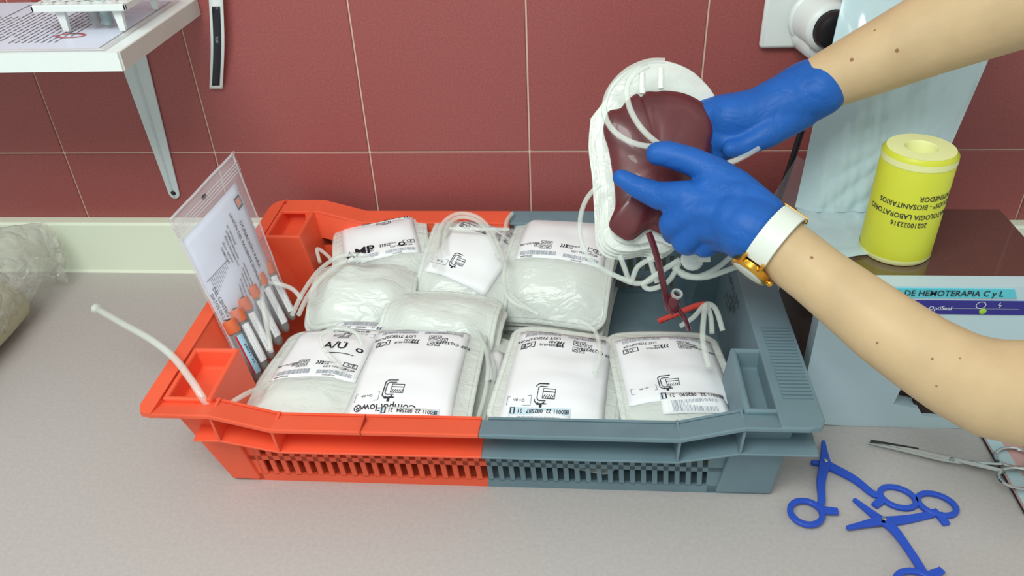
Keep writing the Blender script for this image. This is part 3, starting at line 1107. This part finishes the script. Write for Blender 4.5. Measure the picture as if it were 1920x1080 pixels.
caps = [(428, 600), (440, 579), (452, 559), (468, 536), (482, 513), (495, 492)]
words = ['nearest the worktop, with a blue printed label', 'second nearest the worktop', 'third from the worktop', 'fourth from the worktop, with barcode label', 'fifth from the worktop', 'farthest back, beside the orange pillar']
for i, (px, py) in enumerate(caps):
    A_ = onbag(px, py, .007)
    B_ = onbag(px+75*axis_px.x*1.25, py+75*axis_px.y*1.25, .007)
    ax = (B_-A_).normalized()
    t = thing('blood_sample_tube', 'orange-capped sample tube in the zip bag, '+words[i], 'sample tube', A_, 'sample tubes in the zip bag')
    MB().lathe(A_, ax, [(.0045, 0), (.0072, .0006), (.0074, .004), (.0074, .013), (.0070, .0145)], 16).build('cap', 'cap', t)
    MB().lathe(A_-ax*.0003, ax, [(.0032, -.0003), (.0030, .0002)], 12).build('cap_dimple', 'dark_case', t)
    MB().lathe(A_, ax, [(.0058, .0145), (.0060, .016), (.0060, .068), (.004, .073), (.001, .075)], 16).build('tube_body', 'glass', t)
    n1 = (zn-ax*zn.dot(ax)).normalized()
    n2 = ax.cross(n1)

    def lf(s, h, rr=.00635):
        an = (s-.5)*2.3
        return A_+ax*h+(n1*cos(an)+n2*sin(an))*rr
    lo = MB().grid(lambda s, v: lf(s, .018+v*.045), 8, 2).build('tube_label', 'vial_label' if i == 0 else 'label', t)
    Ar = Art()
    if i == 0:
        Ar.text('E0011 22', .40, .5, .16, rot=-pi/2, sx=.6)
        Ar.text('082581', .62, .5, .16, rot=-pi/2, sx=.5)
        rd = Art()
        rd.rect(0, 0, .12, 1)
        rd.build('red_stripe', 'ink_red', lambda x, y: lf(1-x, .018+y*.045, .0065), lo)
        Ar.build('printed_text', 'ink', lambda x, y: lf(1-x, .018+(1-y)*.045, .0066), lo)
    else:
        Ar.bars(.08, .2, .92, .8, 24, random.Random(i))
        Ar.build('barcode', 'ink', lambda x, y: lf(y, .018+x*.045, .0066), lo)

# ------------------------------------------------------------------ clear bag on the left
lb = thing('clear_plastic_bag', 'crumpled clear plastic bag of rolls at the left edge of the worktop', 'plastic bag', (-.74, -.17, 0))
ax0, ax1 = Vector((-.715, -.34, .050)), Vector((-.725, -.085, .058))


def lbf(s, t):
    k = t
    if k < .86:
        c_ = ax0.lerp(ax1, k/.86)
        rad_ = .054*(1-.10*max(0, (k-.6)/.26)**2)
    else:
        q_ = (k-.86)/.14
        c_ = ax1.lerp(Vector((-.676, -.040, .056)), q_)
        rad_ = .048*(1-.25*q_)
    an = 2*pi*s
    flat = 1.0 if k < .86 else 1-.70*((k-.86)/.14)
    wr_ = 1.03+.09*noise.noise(Vector((cos(an)*2.2, sin(an)*2.2, t*7)))-.12*abs(noise.noise(Vector((cos(an)*5, sin(an)*5, t*14))))-.06*abs(noise.noise(Vector((cos(an)*11, sin(an)*11, t*30+5))))
    p = c_+Vector((cos(an)*rad_*1.25*wr_*flat, .004*noise.noise(Vector((an, t*9, 2))), sin(an)*rad_*wr_))
    p.z = max(p.z, .0012)
    return p


MB().grid(lbf, 64, 70).build('bag_film', 'film_bag', lb)
MB().grid(lambda s, t: Vector((-.690+.030*t+.004*noise.noise(Vector((s*5, t*3, 1))), -.062+.016*s+.006*noise.noise(Vector((s*6, t*4, 8))), .012+s*.085*(1-.25*t)+.006*noise.noise(Vector((t*7, s*5, 3))))), 14, 10).build('sealed_end', 'film_bag', lb)
for i in range(3):
    inn = MB()
    inn.lathe((-.745+.027*i, -.33, .036+.020*(i == 1)), (.0, 1, 0), [(.010, 0), (.030, .004), (.032, .05), (.032, .15), (.030, .19), (.012, .2)], 24)
    o = inn.build('roll_inside', 'cotton', lb)

# ------------------------------------------------------------------ sealer device
dv = thing('tube_sealer', 'white-fronted tube sealer with dark maroon case right of the crate', 'medical device', (.37, -.22, 0))
DX0, DX1, DZ = .262, .475, .1752
cs_ = MB().box(DX0, DX1, -.279, -.146, .004, DZ).build('case', 'case', dv, bevel=.003)
yF = -.296
outl = [(DX0-.002, .003), (DX0+.05, .0005), (DX0+.14, .0), (DX1-.02, .001), (DX1+.001, .004), (DX1+.001, DZ+.001), (DX0-.002, DZ+.001)]
hole = [(.3551, .0575), (.3515, .0324), (.378, .0259), (.384, .0165), (.4142, .0152), (.436, .018), (.440, .0575)]
lo_ = [Vector((x, yF, z)) for x, z in outl]
ho_ = [Vector((x, yF, z)) for x, z in hole]
tris = tessellate_polygon([lo_, ho_])
allp = lo_+ho_
n1, n2 = len(lo_), len(ho_)
fp = MB()
back = [p+Vector((0, .018, 0)) for p in allp]
Fc = [tuple(t) for t in tris]+[tuple(i+n1+n2 for i in reversed(t)) for t in tris]
N = n1+n2
Fc += [(i, (i+1) % n1, (i+1) % n1+N, i+N) for i in range(n1)]
Fc += [(n1+i, n1+(i+1) % n2, n1+(i+1) % n2+N, n1+i+N) for i in range(n2)]
fp.add(allp+back, Fc)
pn = fp.build('front_panel', 'panel', dv, smooth=False)
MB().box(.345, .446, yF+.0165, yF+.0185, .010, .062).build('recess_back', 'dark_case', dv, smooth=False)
MB().hexa([(.372, yF+.004, .014), (.44, yF+.004, .014), (.44, yF+.017, .014), (.372, yF+.017, .014)],
          [(.378, yF+.008, .040), (.44, yF+.008, .040), (.44, yF+.017, .040), (.384, yF+.017, .040)]).build('seal_head', 'dark_case', dv, smooth=False)


def slab(name, m_, pts, par, off=.0012):
    lo = [Vector((x, yF-off, z)) for x, z in pts]
    hi = [Vector((x, yF, z)) for x, z in pts]
    return MB().prism(lo, hi).build(name, m_, par, smooth=False)


s1 = slab('cyan_sign', 'cyan', [(.285, .1645), (.4305, .1645), (.4255, .1745), (.285, .1745)], pn)
s2_ = slab('indigo_sign', 'indigo', [(.285, .146), (.4440, .146), (.4385, .1610), (.285, .1610)], pn)
a = Art()
a.text('CENTRO DE HEMOTERAPIA C y L', .356, .1694, .0062, sx=.93)
a.build('printed_text', 'ink', lambda x, y: Vector((x, yF-.0018, y)), pn)
a = Art()
a.text('OptiSeal', .366, .1530, .0042)
a.rect(.34, .1545, .4, .1549) if False else None
a.ring(.401, .1570, .0042, .0036, .0007)
a.line([(.4175, .1600), (.4160, .1575), (.4190, .1570), (.4172, .1540)], .0007)
a.build('printed_symbols', 'white_ink', lambda x, y: Vector((x, yF-.0018, y)), pn)
a = Art()
a.line([(.375, .1530), (.436, .1530)], .0005)
a.build('pale_line', 'ink_pale', lambda x, y: Vector((x, yF-.0017, y)), pn)
MB().lathe((.4045, yF-.001, .1500), (0, -1, 0), [(.0032, 0), (.0032, .001), (.0024, .0016)], 16).build('status_light', 'green', pn)

# yellow label roll on the sealer
RC = Vector((.3405, -.2300, DZ+.0005))
ryl = thing('label_roll', 'yellow roll of printed labels standing on the tube sealer', 'label roll', RC)
RH, RR = .108, .0325
MB().lathe(RC, (0, 0, 1), [(RR-.004, .0), (RR, .003), (RR, RH-.004), (RR-.003, RH), (RR-.006, RH-.001), (RR-.007, RH), (RR-.0125, RH-.0015), (RR-.013, RH)], 48, cap=False).build('roll', 'yellow', ryl)
MB().lathe(RC, (0, 0, 1), [(RR-.003, RH+.0001), (RR-.012, RH+.0003), (RR-.018, RH+.0003), (RR-.019, RH-.001), (RR-.019, .001)], 40, cap=False).build('core', 'yellow_core', ryl)
MB().lathe(RC, (0, 0, 1), [(RR+.0003, RH-.010), (RR+.0003, RH-.004)], 48, cap=False).build('backing_paper', 'yellow_core', ryl)
MB().lathe(RC, (0, 0, 1), [(RR-.001, .0002), (RR+.0004, .003), (RR+.0004, .0055)], 48, cap=False).build('backing_paper', 'yellow_core', ryl)
th0 = math.atan2(CP.y-RC.y, CP.x-RC.x)
a = Art()
for (t, x, y, h) in (('CONTENEDOR', .026, .072, .0050), ('RESIDUOS* - BIOSANITARIOS', .010, .0640, .0050), ('HEMATOLOGIA LABORATORIO', .004, .0535, .0050), ('20210022316', .002, .0450, .0048)):
    a.text(t, x, y, h, rot=pi, sx=.85)
a.build('printed_text', 'ink', lambda x, y: RC+Vector((cos(th0+.15+x/RR)*(RR+.0004), sin(th0+.15+x/RR)*(RR+.0004), y)), ryl)

# translucent plastic bag hanging behind the sealer
hb = thing('hanging_plastic_bag', 'large translucent plastic bag hanging on the tiles behind the label roll', 'plastic bag', (.35, -.12, .18))
TL, TR_ = Vector((.300, -.060, .42)), Vector((.475, -.06, .42))
BL, BR = Vector((.262, -.151, .1785)), Vector((.395, -.151, .1785))


def hbf(s, t, o=0, sp=.012):
    p = BL.lerp(BR, s).lerp(TL.lerp(TR_, s), t)
    b = .028*sin(pi*s)*(.35+.65*sin(pi*min(t*1.3, 1)))*sp/.012
    n_ = .006*noise.noise(Vector((s*3+o, t*2, o)))+.006*abs(noise.noise(Vector((s*9+t*4, t*2, o+4))))*sin(pi*s)+.004*abs(noise.noise(Vector((s*5-t*7, t*6, o+9))))*sin(pi*s)
    return p+Vector((0, -b-n_*1.0, 0))


MB().grid(lambda s, t: hbf(s, t, 0), 80, 70).build('front_film', 'film', hb)
MB().grid(lambda s, t: hbf(s, t, 5, -.004), 30, 30).build('back_film', 'film', hb)
MB().grid(lambda s, t: Vector((.2635+s*.085+.02*t*s, -.151-t*.105*(1-.25*s), DZ+.0022+.0025*abs(noise.noise(Vector((s*4, t*5, 9)))))), 24, 24).build('bag_end', 'film', hb)
MB().grid(lambda s, t: Vector((.245+.025*t+s*.028, -.100-.035*s, .150+t*.065*(1-.2*s))), 8, 8).build('clear_flap', 'film_thin', hb)

# ------------------------------------------------------------------ tools on the worktop
def flat_strip(pts, wds, z0, z1, mb):
    P = spline([Vector((p.x, p.y, 0)) for p in pts], 5)
    n = len(P)
    L, R = [], []
    for i, p in enumerate(P):
        t = (P[min(i+1, n-1)]-P[max(i-1, 0)]).normalized()
        nn = Vector((-t.y, t.x, 0))
        k = i/(n-1)*(len(wds)-1)
        j = min(int(k), len(wds)-2)
        wv = wds[j]+(wds[j+1]-wds[j])*(k-j)
        L.append(p+nn*wv/2)
        R.append(p-nn*wv/2)
    rings = [[(l.x, l.y, z0), (r.x, r.y, z0), (r.x, r.y, z1), (l.x, l.y, z1)] for l, r in zip(L, R)]
    mb.loft(rings)
    return mb


def oval_ring(c, ang, rx, ry, wd, z0, z1, mb, seg=28):
    ca, sa = cos(ang), sin(ang)
    rings = []
    for k in range(seg):
        an = 2*pi*k/seg

        def pt(a_, b_, z):
            x, y = a_*cos(an), b_*sin(an)
            return (c.x+x*ca-y*sa, c.y+x*sa+y*ca, z)
        rings.append([pt(rx-wd, ry-wd, z0), pt(rx, ry, z0), pt(rx, ry, z1), pt(rx-wd, ry-wd, z1)])
    rings.append(rings[0])
    mb.loft(rings, cap=False)
    return mb


G = lambda x, y, z=.004: at(x, y, z=z)


def clamp(label, riv, arms):
    t = thing('tube_clamp', label, 'clamp', (*G(*riv).xy, 0), 'blue tube clamps on the worktop')
    for i, (jaw, shank, rc, ang, rx, ry, rat) in enumerate(arms):
        z0, z1 = (.0008, .0042) if i == 0 else (.0034, .0070)
        mb = MB()
        flat_strip([G(*jaw), G((jaw[0]+riv[0])/2, (jaw[1]+riv[1])/2), G(*riv)], (.0035, .0062, .0105), z0, z1, mb)
        flat_strip([G(*riv)]+[G(*p) for p in shank], (.0105, .0070, .0068), z0, z1, mb)
        o = mb.build('arm', 'blue_plastic', t, bevel=.0007, smooth=False)
        oval_ring(G(*rc), ang, rx, ry, .0052, z0, z1+.0004, MB()).build('finger_ring', 'blue_plastic', t, bevel=.0008, auto=50)
        flat_strip([G(*rat[0]), G(*rat[1])], (.008, .0066), z0, z1, MB()).build('ratchet', 'blue_plastic', t, bevel=.0006, smooth=False)
    c_ = G(*riv)
    MB().lathe((c_.x, c_.y, .0068), (0, 0, 1), [(.0022, 0), (.0022, .0009), (.0014, .0014)], 14).build('rivet', 'steel', t)


clamp('open blue plastic clamp touching the grey crate corner', (1547, 868),
      [((1521, 865), [(1600, 895), (1636, 923), (1655, 928)], (1684, 931), -.40, .0182, .0148, ((1655, 935), (1640, 947))),
       ((1543, 829), [(1539, 905), (1540, 940), (1534, 952)], (1511, 963), .1, .0168, .0165, ((1540, 958), (1571, 961)))])
clamp('open blue plastic clamp nearer the viewer, cut by the photo edge', (1656, 977),
      [((1601, 934), [(1700, 972), (1740, 964), (1760, 957)], (1757, 944), -.40, .0190, .0150, ((1760, 960), (1776, 982))),
       ((1587, 992), [(1680, 1000), (1715, 1050), (1730, 1075)], (1716, 1100), .2, .0190, .0170, ((1735, 1085), (1766, 1071)))])

fc = thing('needle_holder', 'slim steel needle holder with ring handles on the worktop', 'forceps', (*G(1780, 862).xy, 0))
zz = .006
for i, (tip, rc, off) in enumerate((((1628, 830), (1902, 858), 3), ((1630, 826), (1909, 897), -3))):
    mb = MB()
    z0 = .0045+.0016*i
    A_ = G(*tip, z0)
    B_ = G(1782, 862+off*.7, z0)
    C_ = G(1868, 876-off*1.5, z0)
    E_ = G(1874 if i == 0 else 1880, 870 if i == 0 else 886, z0)
    mb.tube([A_, A_.lerp(B_, .5)+Vector((0, off*-.0001, 0)), B_, C_, E_], lambda k: .0011+.0013*min(k*2.2, 1), 8, 6)
    mb.build('arm', 'steel', fc)
    c_ = G(*rc, z0)
    e_a, e_b = Vector((.0175, .0025, 0)), Vector((-.002, .0125, 0))
    MB().tube([c_+e_a*cos(2*pi*k/24)+e_b*sin(2*pi*k/24) for k in range(25)], .0018, 8, 1).build('finger_ring', 'steel', fc)
jb = MB()
jb.tube([G(1632, 826, .0075), G(1700, 838, .0075), G(1722, 842, .0075)], .0012, 6, 3)
jb.build('jaw_insert', 'black', fc)
c_ = G(1785, 862, .0078)
MB().lathe(c_, (0, 0, 1), [(.0024, 0), (.0022, .0010), (.001, .0014)], 12).build('pivot', 'steel', fc)

sv = thing('clear_packet', 'flat clear packet with pinkish lining under the needle holder rings', 'packet', (.45, -.36, 0))
q4 = [G(1828, 797, .001), G(1896, 806, .001), G(2000, 940, .001), G(1922, 965, .001)]
MB().prism([p+Vector((0, 0, -.0006)) for p in q4], [p+Vector((0, 0, .0002)) for p in q4]).build('lining', 'paper_pink', sv, smooth=False)
MB().tube([q4[0]+Vector((0, 0, .0006)), q4[3]+Vector((0, 0, .0006))], .0009, 6, 1).build('dark_seam', 'strip_black', sv)
MB().tube([q4[1]+Vector((0, 0, .0006)), q4[2]+Vector((0, 0, .0006))], .0009, 6, 1).build('dark_seam', 'strip_black', sv)
q5 = [q4[0].lerp(q4[1], .08), q4[0].lerp(q4[1], .45), q4[3].lerp(q4[2], .45), q4[3].lerp(q4[2], .08)]
MB().prism([p+Vector((0, 0, .0003)) for p in q5], [p+Vector((0, 0, .0008)) for p in q5]).build('clear_strip', 'film', sv, smooth=False)

# ------------------------------------------------------------------ held blood bag
hd = thing('held_blood_bag', 'blood bag full of dark red blood held up in both gloved hands', 'blood bag', rp(1220, 300, .765))
HC = rp(1235, 290, .765)
HR, HU = CR, CU
HN = -CF


def pouch_from_px(outline, D, th_f, th_b, seed, wr=.002, cen=None, tiltx=0.0, sub=5):
    O = spline([Vector((x, y, 0)) for x, y in outline+[outline[0]]], sub)[:-1]
    k = D/FPX
    cx = sum(p.x for p in O)/len(O) if cen is None else cen[0]
    cy = sum(p.y for p in O)/len(O) if cen is None else cen[1]
    base = CP+CF*D
    scs = [1, .985, .96, .92, .86, .78, .66, .5, .3, .12]

    def pt(x, y, z):
        return base+HR*((x-960)*k)-HU*((y-540)*k)+HN*(z+tiltx*(y-290)*k)
    rings_f, rings_b = [], []
    for s_ in scs:
        pr = sqrt(max(0, 1-((s_-.0)/.97)**2.6)) if s_ < .97 else 0
        rf, rb = [], []
        for p in O:
            x, y = cx+(p.x-cx)*s_, cy+(p.y-cy)*s_
            n_ = noise.noise(Vector((x/38, y/38, seed)))+.6*noise.noise(Vector((x/17, y/22, seed+5)))
            rf.append(pt(x, y, .0005+th_f*pr+wr*n_*(.25+pr)))
            rb.append(pt(x, y, -.0005-th_b*pr+wr*n_*.3))
        rings_f.append(rf)
        rings_b.append(rb)
    mb = MB()
    mb.loft(list(reversed(rings_b))+rings_f, cap=True)
    return mb


o_film = [(1133, 205), (1146, 160), (1186, 128), (1240, 114), (1292, 131), (1332, 168), (1351, 212), (1343, 252), (1330, 300), (1322, 350), (1318, 400), (1300, 440), (1262, 462), (1232, 452), (1192, 458), (1160, 452), (1143, 430), (1140, 380), (1136, 320), (1129, 260)]
o_blood = [(1131, 240), (1140, 210), (1163, 203), (1174, 190), (1193, 176), (1202, 182), (1212, 172), (1232, 172), (1246, 170), (1282, 175), (1316, 192), (1340, 216), (1344, 236), (1336, 262), (1330, 300), (1324, 350), (1312, 400), (1285, 430), (1245, 440), (1216, 430), (1186, 450), (1166, 447), (1142, 424), (1153, 390), (1153, 360), (1148, 322), (1141, 280), (1133, 255)]
pouch_from_px(o_film, .772, .005, .006, 3, wr=.0035, cen=(1235, 300)).build('clear_pouch', 'pvc', hd, auto=180)
pouch_from_px(o_blood, .7625, .012, .002, 9, wr=.0010, cen=(1235, 310)).build('blood_filled_pouch', 'blood', hd, auto=180)
for i in range(4):
    sh_ = [(x-4-4.5*i-(8 if y > 200 else 0)+(0 if x < 1235 else -10), y+(16+7*i if y < 200 else 8+3*i if y < 330 else 14+5*i)) for x, y in o_film]
    pouch_from_px(sh_, .780+.006*i, .004, .004, 20+i, wr=.003, cen=(1225, 310)).build('empty_pouch', 'pvc_thick', hd, auto=180)
for (x, y) in ((1204, 172), (1239, 163)):
    MB().tube([rp(x, y-34, .762), rp(x, y-10, .757), rp(x, y+4, .755)], .0030, 10, 4).build('port', 'pvc_thick', hd)
tubing(hd, [rp(1246, 114, .766), rp(1212, 116, .762), rp(1172, 135, .757), rp(1142, 170, .753), rp(1133, 208, .749), rp(1146, 240, .744), rp(1174, 262, .739), rp(1206, 273, .737), rp(1236, 274, .738)], .0027)
tubing(hd, [rp(1215, 124, .764), rp(1186, 142, .757), rp(1175, 168, .752), rp(1180, 200, .747), rp(1197, 233, .742), rp(1220, 258, .739), rp(1244, 276, .738)], .0027)
tubing(hd, [rp(1125, 345, .772), rp(1103, 368, .772), rp(1091, 395, .772), rp(1087, 425, .774), rp(1091, 455, .776), rp(1110, 490, .778), rp(1150, 515, .785), rp(1185, 528, .79)], .0024)
tubing(hd, [rp(1424, 276, .79), rp(1400, 290, .79), rp(1376, 302, .788), rp(1345, 312, .785)], .0028)
# blood-filled tube down to its clip
bt = [rp(1216, 436, .757), rp(1226, 462, .757), rp(1238, 505, .765), rp(1246, 545, .775), rp(1252, 575, .785), rp(1262, 586, .79)]
tubing(hd, bt, .0030, 'tubing_blood', 'blood_tubing')
tubing(hd, [rp(1262, 560, .783), rp(1272, 580, .786), rp(1285, 600, .79), rp(1292, 618, .80)], .0022, 'tubing_blood', 'blood_tubing')
cl = MB()
cpt = rp(1262, 566, .783)
cl.lathe(cpt, (0, .2, 1), [(.0052, -.010), (.0062, -.006), (.0062, .004), (.0045, .007)], 12)
cl.build('pinch_clip', 'tubing_blood', hd)
MB().lathe(rp(1268, 553, .78), (.2, -.4, 1), [(.0055, 0), (.0055, .003), (.0035, .003), (.0035, 0)], 16, cap=False).build('clip_ring', 'tubing', hd)
# white tube coils below the held bag
for pts in ([(1162, 478, .79), (1172, 505, .79), (1182, 530, .792), (1196, 500, .788), (1225, 484, .785), (1240, 482, .785)],
            [(1217, 480, .786), (1224, 505, .788), (1232, 530, .79)],
            [(1150, 515, .79), (1185, 530, .792), (1215, 528, .79), (1245, 505, .785), (1275, 486, .78)],
            [(1270, 490, .782), (1230, 515, .786), (1207, 533, .79), (1220, 542, .79), (1250, 530, .788), (1268, 505, .784), (1276, 486, .78)],
            [(1262, 500, .784), (1285, 514, .785), (1310, 518, .785), (1345, 502, .78), (1378, 474, .775)],
            [(1264, 494, .784), (1280, 516, .785), (1320, 520, .783), (1360, 508, .778), (1402, 492, .77)]):
    tubing(hd, [rp(*p) for p in pts], .0026)
MB().lathe(rp(1298, 486, .781), tuple(HN), [(.009, -.002), (.011, 0), (.009, .003), (.005, .004)], 18).build('filter_disc', 'pvc', hd)
MB().tube([rp(1310, 486, .781), rp(1332, 486, .781)], .0026, 8, 1).build('filter_port', 'pvc', hd)

# ------------------------------------------------------------------ person: forearms and gloved hands
def organic(chains, name, m_, parent, voxel=.0022, smooth_it=6):
    mb = MB()
    for ch in chains:
        pts = [(rp(x, y, D), r_*D/FPX) for x, y, D, r_ in ch]
        for (p, a_), (q_, b_) in zip(pts, pts[1:]):
            ax = q_-p
            L = ax.length
            ax.normalize()
            prof = []
            for k in range(7):
                an = -pi/2+pi/2*k/6
                prof.append((max(a_*cos(an), a_*.05), a_*sin(an)))
            for k in range(7):
                an = pi/2*k/6
                prof.append((max(b_*cos(an), b_*.05), L+b_*sin(an)))
            mb.lathe(p, ax, prof, 20)
    o = mb.build(name, m_, parent, auto=180)
    rm = o.modifiers.new('remesh', 'REMESH')
    rm.mode = 'VOXEL'
    rm.voxel_size = voxel
    sm = o.modifiers.new('smooth', 'SMOOTH')
    sm.factor = .5
    sm.iterations = smooth_it
    dg = bpy.context.evaluated_depsgraph_get()
    me = bpy.data.meshes.new_from_object(o.evaluated_get(dg))
    o.modifiers.clear()
    o.data = me
    for p in me.polygons:
        p.use_smooth = True
    return o


pe = thing('person', 'two bare forearms in blue nitrile gloves holding the blood bag', 'person', rp(1700, 400, .75))
arm1 = [[(1436, 446, .6995, 54), (1470, 468, .698, 56), (1536, 520, .695, 56), (1600, 569, .690, 61), (1662, 617, .685, 66), (1730, 664, .680, 69), (1800, 705, .675, 74), (1865, 730, .670, 81), (1935, 738, .665, 85), (2100, 738, .652, 90), (2320, 735, .63, 94)]]
lo_arm = organic(arm1, 'forearm', 'skin', pe, voxel=.003, smooth_it=14)
lo_arm['label'] = 'lower bare forearm with watch'
arm2 = [[(1500, 178, .828, 44), (1553, 150, .828, 50), (1650, 106, .826, 60), (1760, 55, .825, 70), (1900, 0, .822, 77), (2100, -70, .815, 82), (2300, -130, .80, 84)]]
up_arm = organic(arm2, 'forearm', 'skin', pe, voxel=.003, smooth_it=14)
up_arm['label'] = 'upper bare forearm'
hand1 = [
    [(1425, 412, .704, 42), (1350, 390, .711, 36), (1288, 372, .717, 30)],
    [(1425, 425, .700, 44), (1350, 402, .706, 36), (1293, 398, .713, 31)],
    [(1425, 445, .700, 42), (1360, 425, .706, 35), (1310, 422, .714, 29)],
    [(1425, 462, .703, 34), (1370, 446, .71, 30), (1338, 440, .720, 26)],
    [(1432, 402, .705, 38), (1382, 352, .714, 32), (1342, 324, .722, 28), (1295, 302, .728, 26), (1250, 288, .730, 24), (1233, 288, .731, 22)],
    [(1385, 370, .708, 34), (1330, 350, .717, 25), (1325, 360, .715, 25)],
    [(1288, 372, .717, 33), (1235, 367, .726, 26), (1195, 351, .731, 21), (1164, 333, .735, 16)],
    [(1293, 400, .713, 31), (1262, 420, .719, 27), (1262, 436, .74, 22), (1285, 432, .765, 18)],
    [(1310, 424, .714, 29), (1284, 452, .722, 25), (1290, 458, .744, 22), (1312, 446, .765, 18)],
    [(1338, 440, .720, 26), (1320, 461, .727, 22), (1330, 460, .746, 20), (1350, 448, .765, 16)],
    [(1380, 415, .704, 52), (1402, 428, .702, 60), (1412, 433, .7015, 61)],
]
g1 = organic(hand1, 'glove', 'glove', pe, voxel=.0018, smooth_it=7)
g1['label'] = 'blue glove gripping the front of the bag'
hand2 = [
    [(1520, 168, .828, 52), (1500, 178, .826, 52), (1480, 192, .822, 52)],
    [(1505, 184, .822, 47), (1526, 175, .820, 46), (1537, 170, .8185, 45)],
    [(1480, 192, .822, 53), (1420, 215, .815, 46), (1370, 222, .81, 44)],
    [(1480, 200, .822, 48), (1420, 232, .815, 40), (1360, 258, .81, 34)],
    [(1420, 210, .815, 40), (1350, 216, .812, 36), (1300, 220, .814, 26), (1255, 215, .814, 22), (1215, 215, .814, 18)],
    [(1400, 228, .815, 38), (1340, 240, .812, 32), (1290, 250, .816, 24), (1240, 255, .816, 21), (1205, 255, .816, 18)],
    [(1400, 240, .815, 36), (1340, 262, .812, 30), (1290, 285, .816, 23), (1245, 295, .816, 20), (1212, 297, .816, 17)],
    [(1400, 245, .813, 30), (1350, 280, .812, 24), (1310, 310, .816, 20), (1270, 325, .816, 17), (1240, 330, .816, 14)],
    [(1500, 205, .82, 36), (1440, 250, .80, 26), (1395, 275, .795, 18), (1370, 280, .79, 16)],
]
g2 = organic(hand2, 'glove', 'glove', pe, voxel=.0020, smooth_it=7)
g2['label'] = 'blue glove behind the bag'


# moles
for arm_o, D0, lst in ((lo_arm, .66, [(1522, 483, 3.2), (1645, 643, 2.4), (1748, 673, 2.4), (1756, 724, 2), (1800, 672, 1.6)]), (up_arm, .775, [(1597, 112, 4.5), (1682, 95, 4.5), (1640, 57, 2.5)])):
    bm = bmesh.new()
    bm.from_mesh(arm_o.data)
    from mathutils.bvhtree import BVHTree
    bv = BVHTree.FromBMesh(bm)
    org = Vector(pe['_o'])
    for (x, y, r_) in lst:
        hit, nr, _, _ = bv.ray_cast(CP-org, ray(x, y).normalized())
        if hit:
            MB().lathe(hit+org-nr*.0006, nr, [(r_*.7/FPX*1.0, 0), (r_*.7/FPX*.8, .0008), (.0001, .0011)], 10).build('mole', 'mole', arm_o)
    bm.free()

# wristwatch
wt = thing('wristwatch', 'gold wristwatch with white strap on the lower wrist', 'watch', rp(1448, 455, .699))
wp = rp(1450, 453, .699)
wax = (rp(1560, 537, .694)-rp(1400, 425, .702)).normalized()
wn = (-CU*.82-CR*.57)
wn = (wn-wax*wn.dot(wax)).normalized()      # toward the case (lower left in the picture)
wb_ = wax.cross(wn)
WR = 61*.699/FPX
rings = []
for k in range(49):
    an = radians(32)+(2*pi-radians(64))*k/48
    d = wn*cos(an)+wb_*sin(an)
    rad_ = WR
    c0 = wp+d*rad_
    hw = .0098
    rings.append([c0-wax*hw, c0+wax*hw, c0+wax*hw*.95+d*.0018, c0-wax*hw*.95+d*.0018])
MB().loft(rings).build('strap', 'white_leather', wt, auto=50)
cc = wp+wn*(WR+.0005)
MB().lathe(cc-wn*.003, wn, [(.0150, 0), (.0172, .0015), (.0175, .006), (.0160, .008), (.0140, .0078)], 36).build('case', 'gold', wt)
MB().lathe(cc+wn*.0046, wn, [(.0140, 0), (.0135, .0004)], 32).build('dial', 'white_leather', wt)
MB().lathe(cc+wax*.0172+wn*.001, wax, [(.0022, 0), (.0026, .001), (.0026, .0035), (.0018, .0045)], 12).build('crown', 'gold', wt)
for s_ in (-1, 1):
    for e_ in (-1, 1):
        q_ = cc+wb_*s_*.0165+wax*e_*.0085
        MB().tube([q_, q_+wb_*s_*.004-wn*.004], .0018, 8, 1).build('lug', 'gold', wt)
bk = wp-wn*WR*1.04
b1_ = wb_
MB().tube([bk+b1_*.006-wax*.011, bk+b1_*.006+wax*.011, bk-b1_*.006+wax*.011, bk-b1_*.006-wax*.011, bk+b1_*.006-wax*.011], .0011, 6, 1).build('buckle', 'gold', wt)

for o in bpy.data.objects:
    if '_o' in o:
        del o['_o']
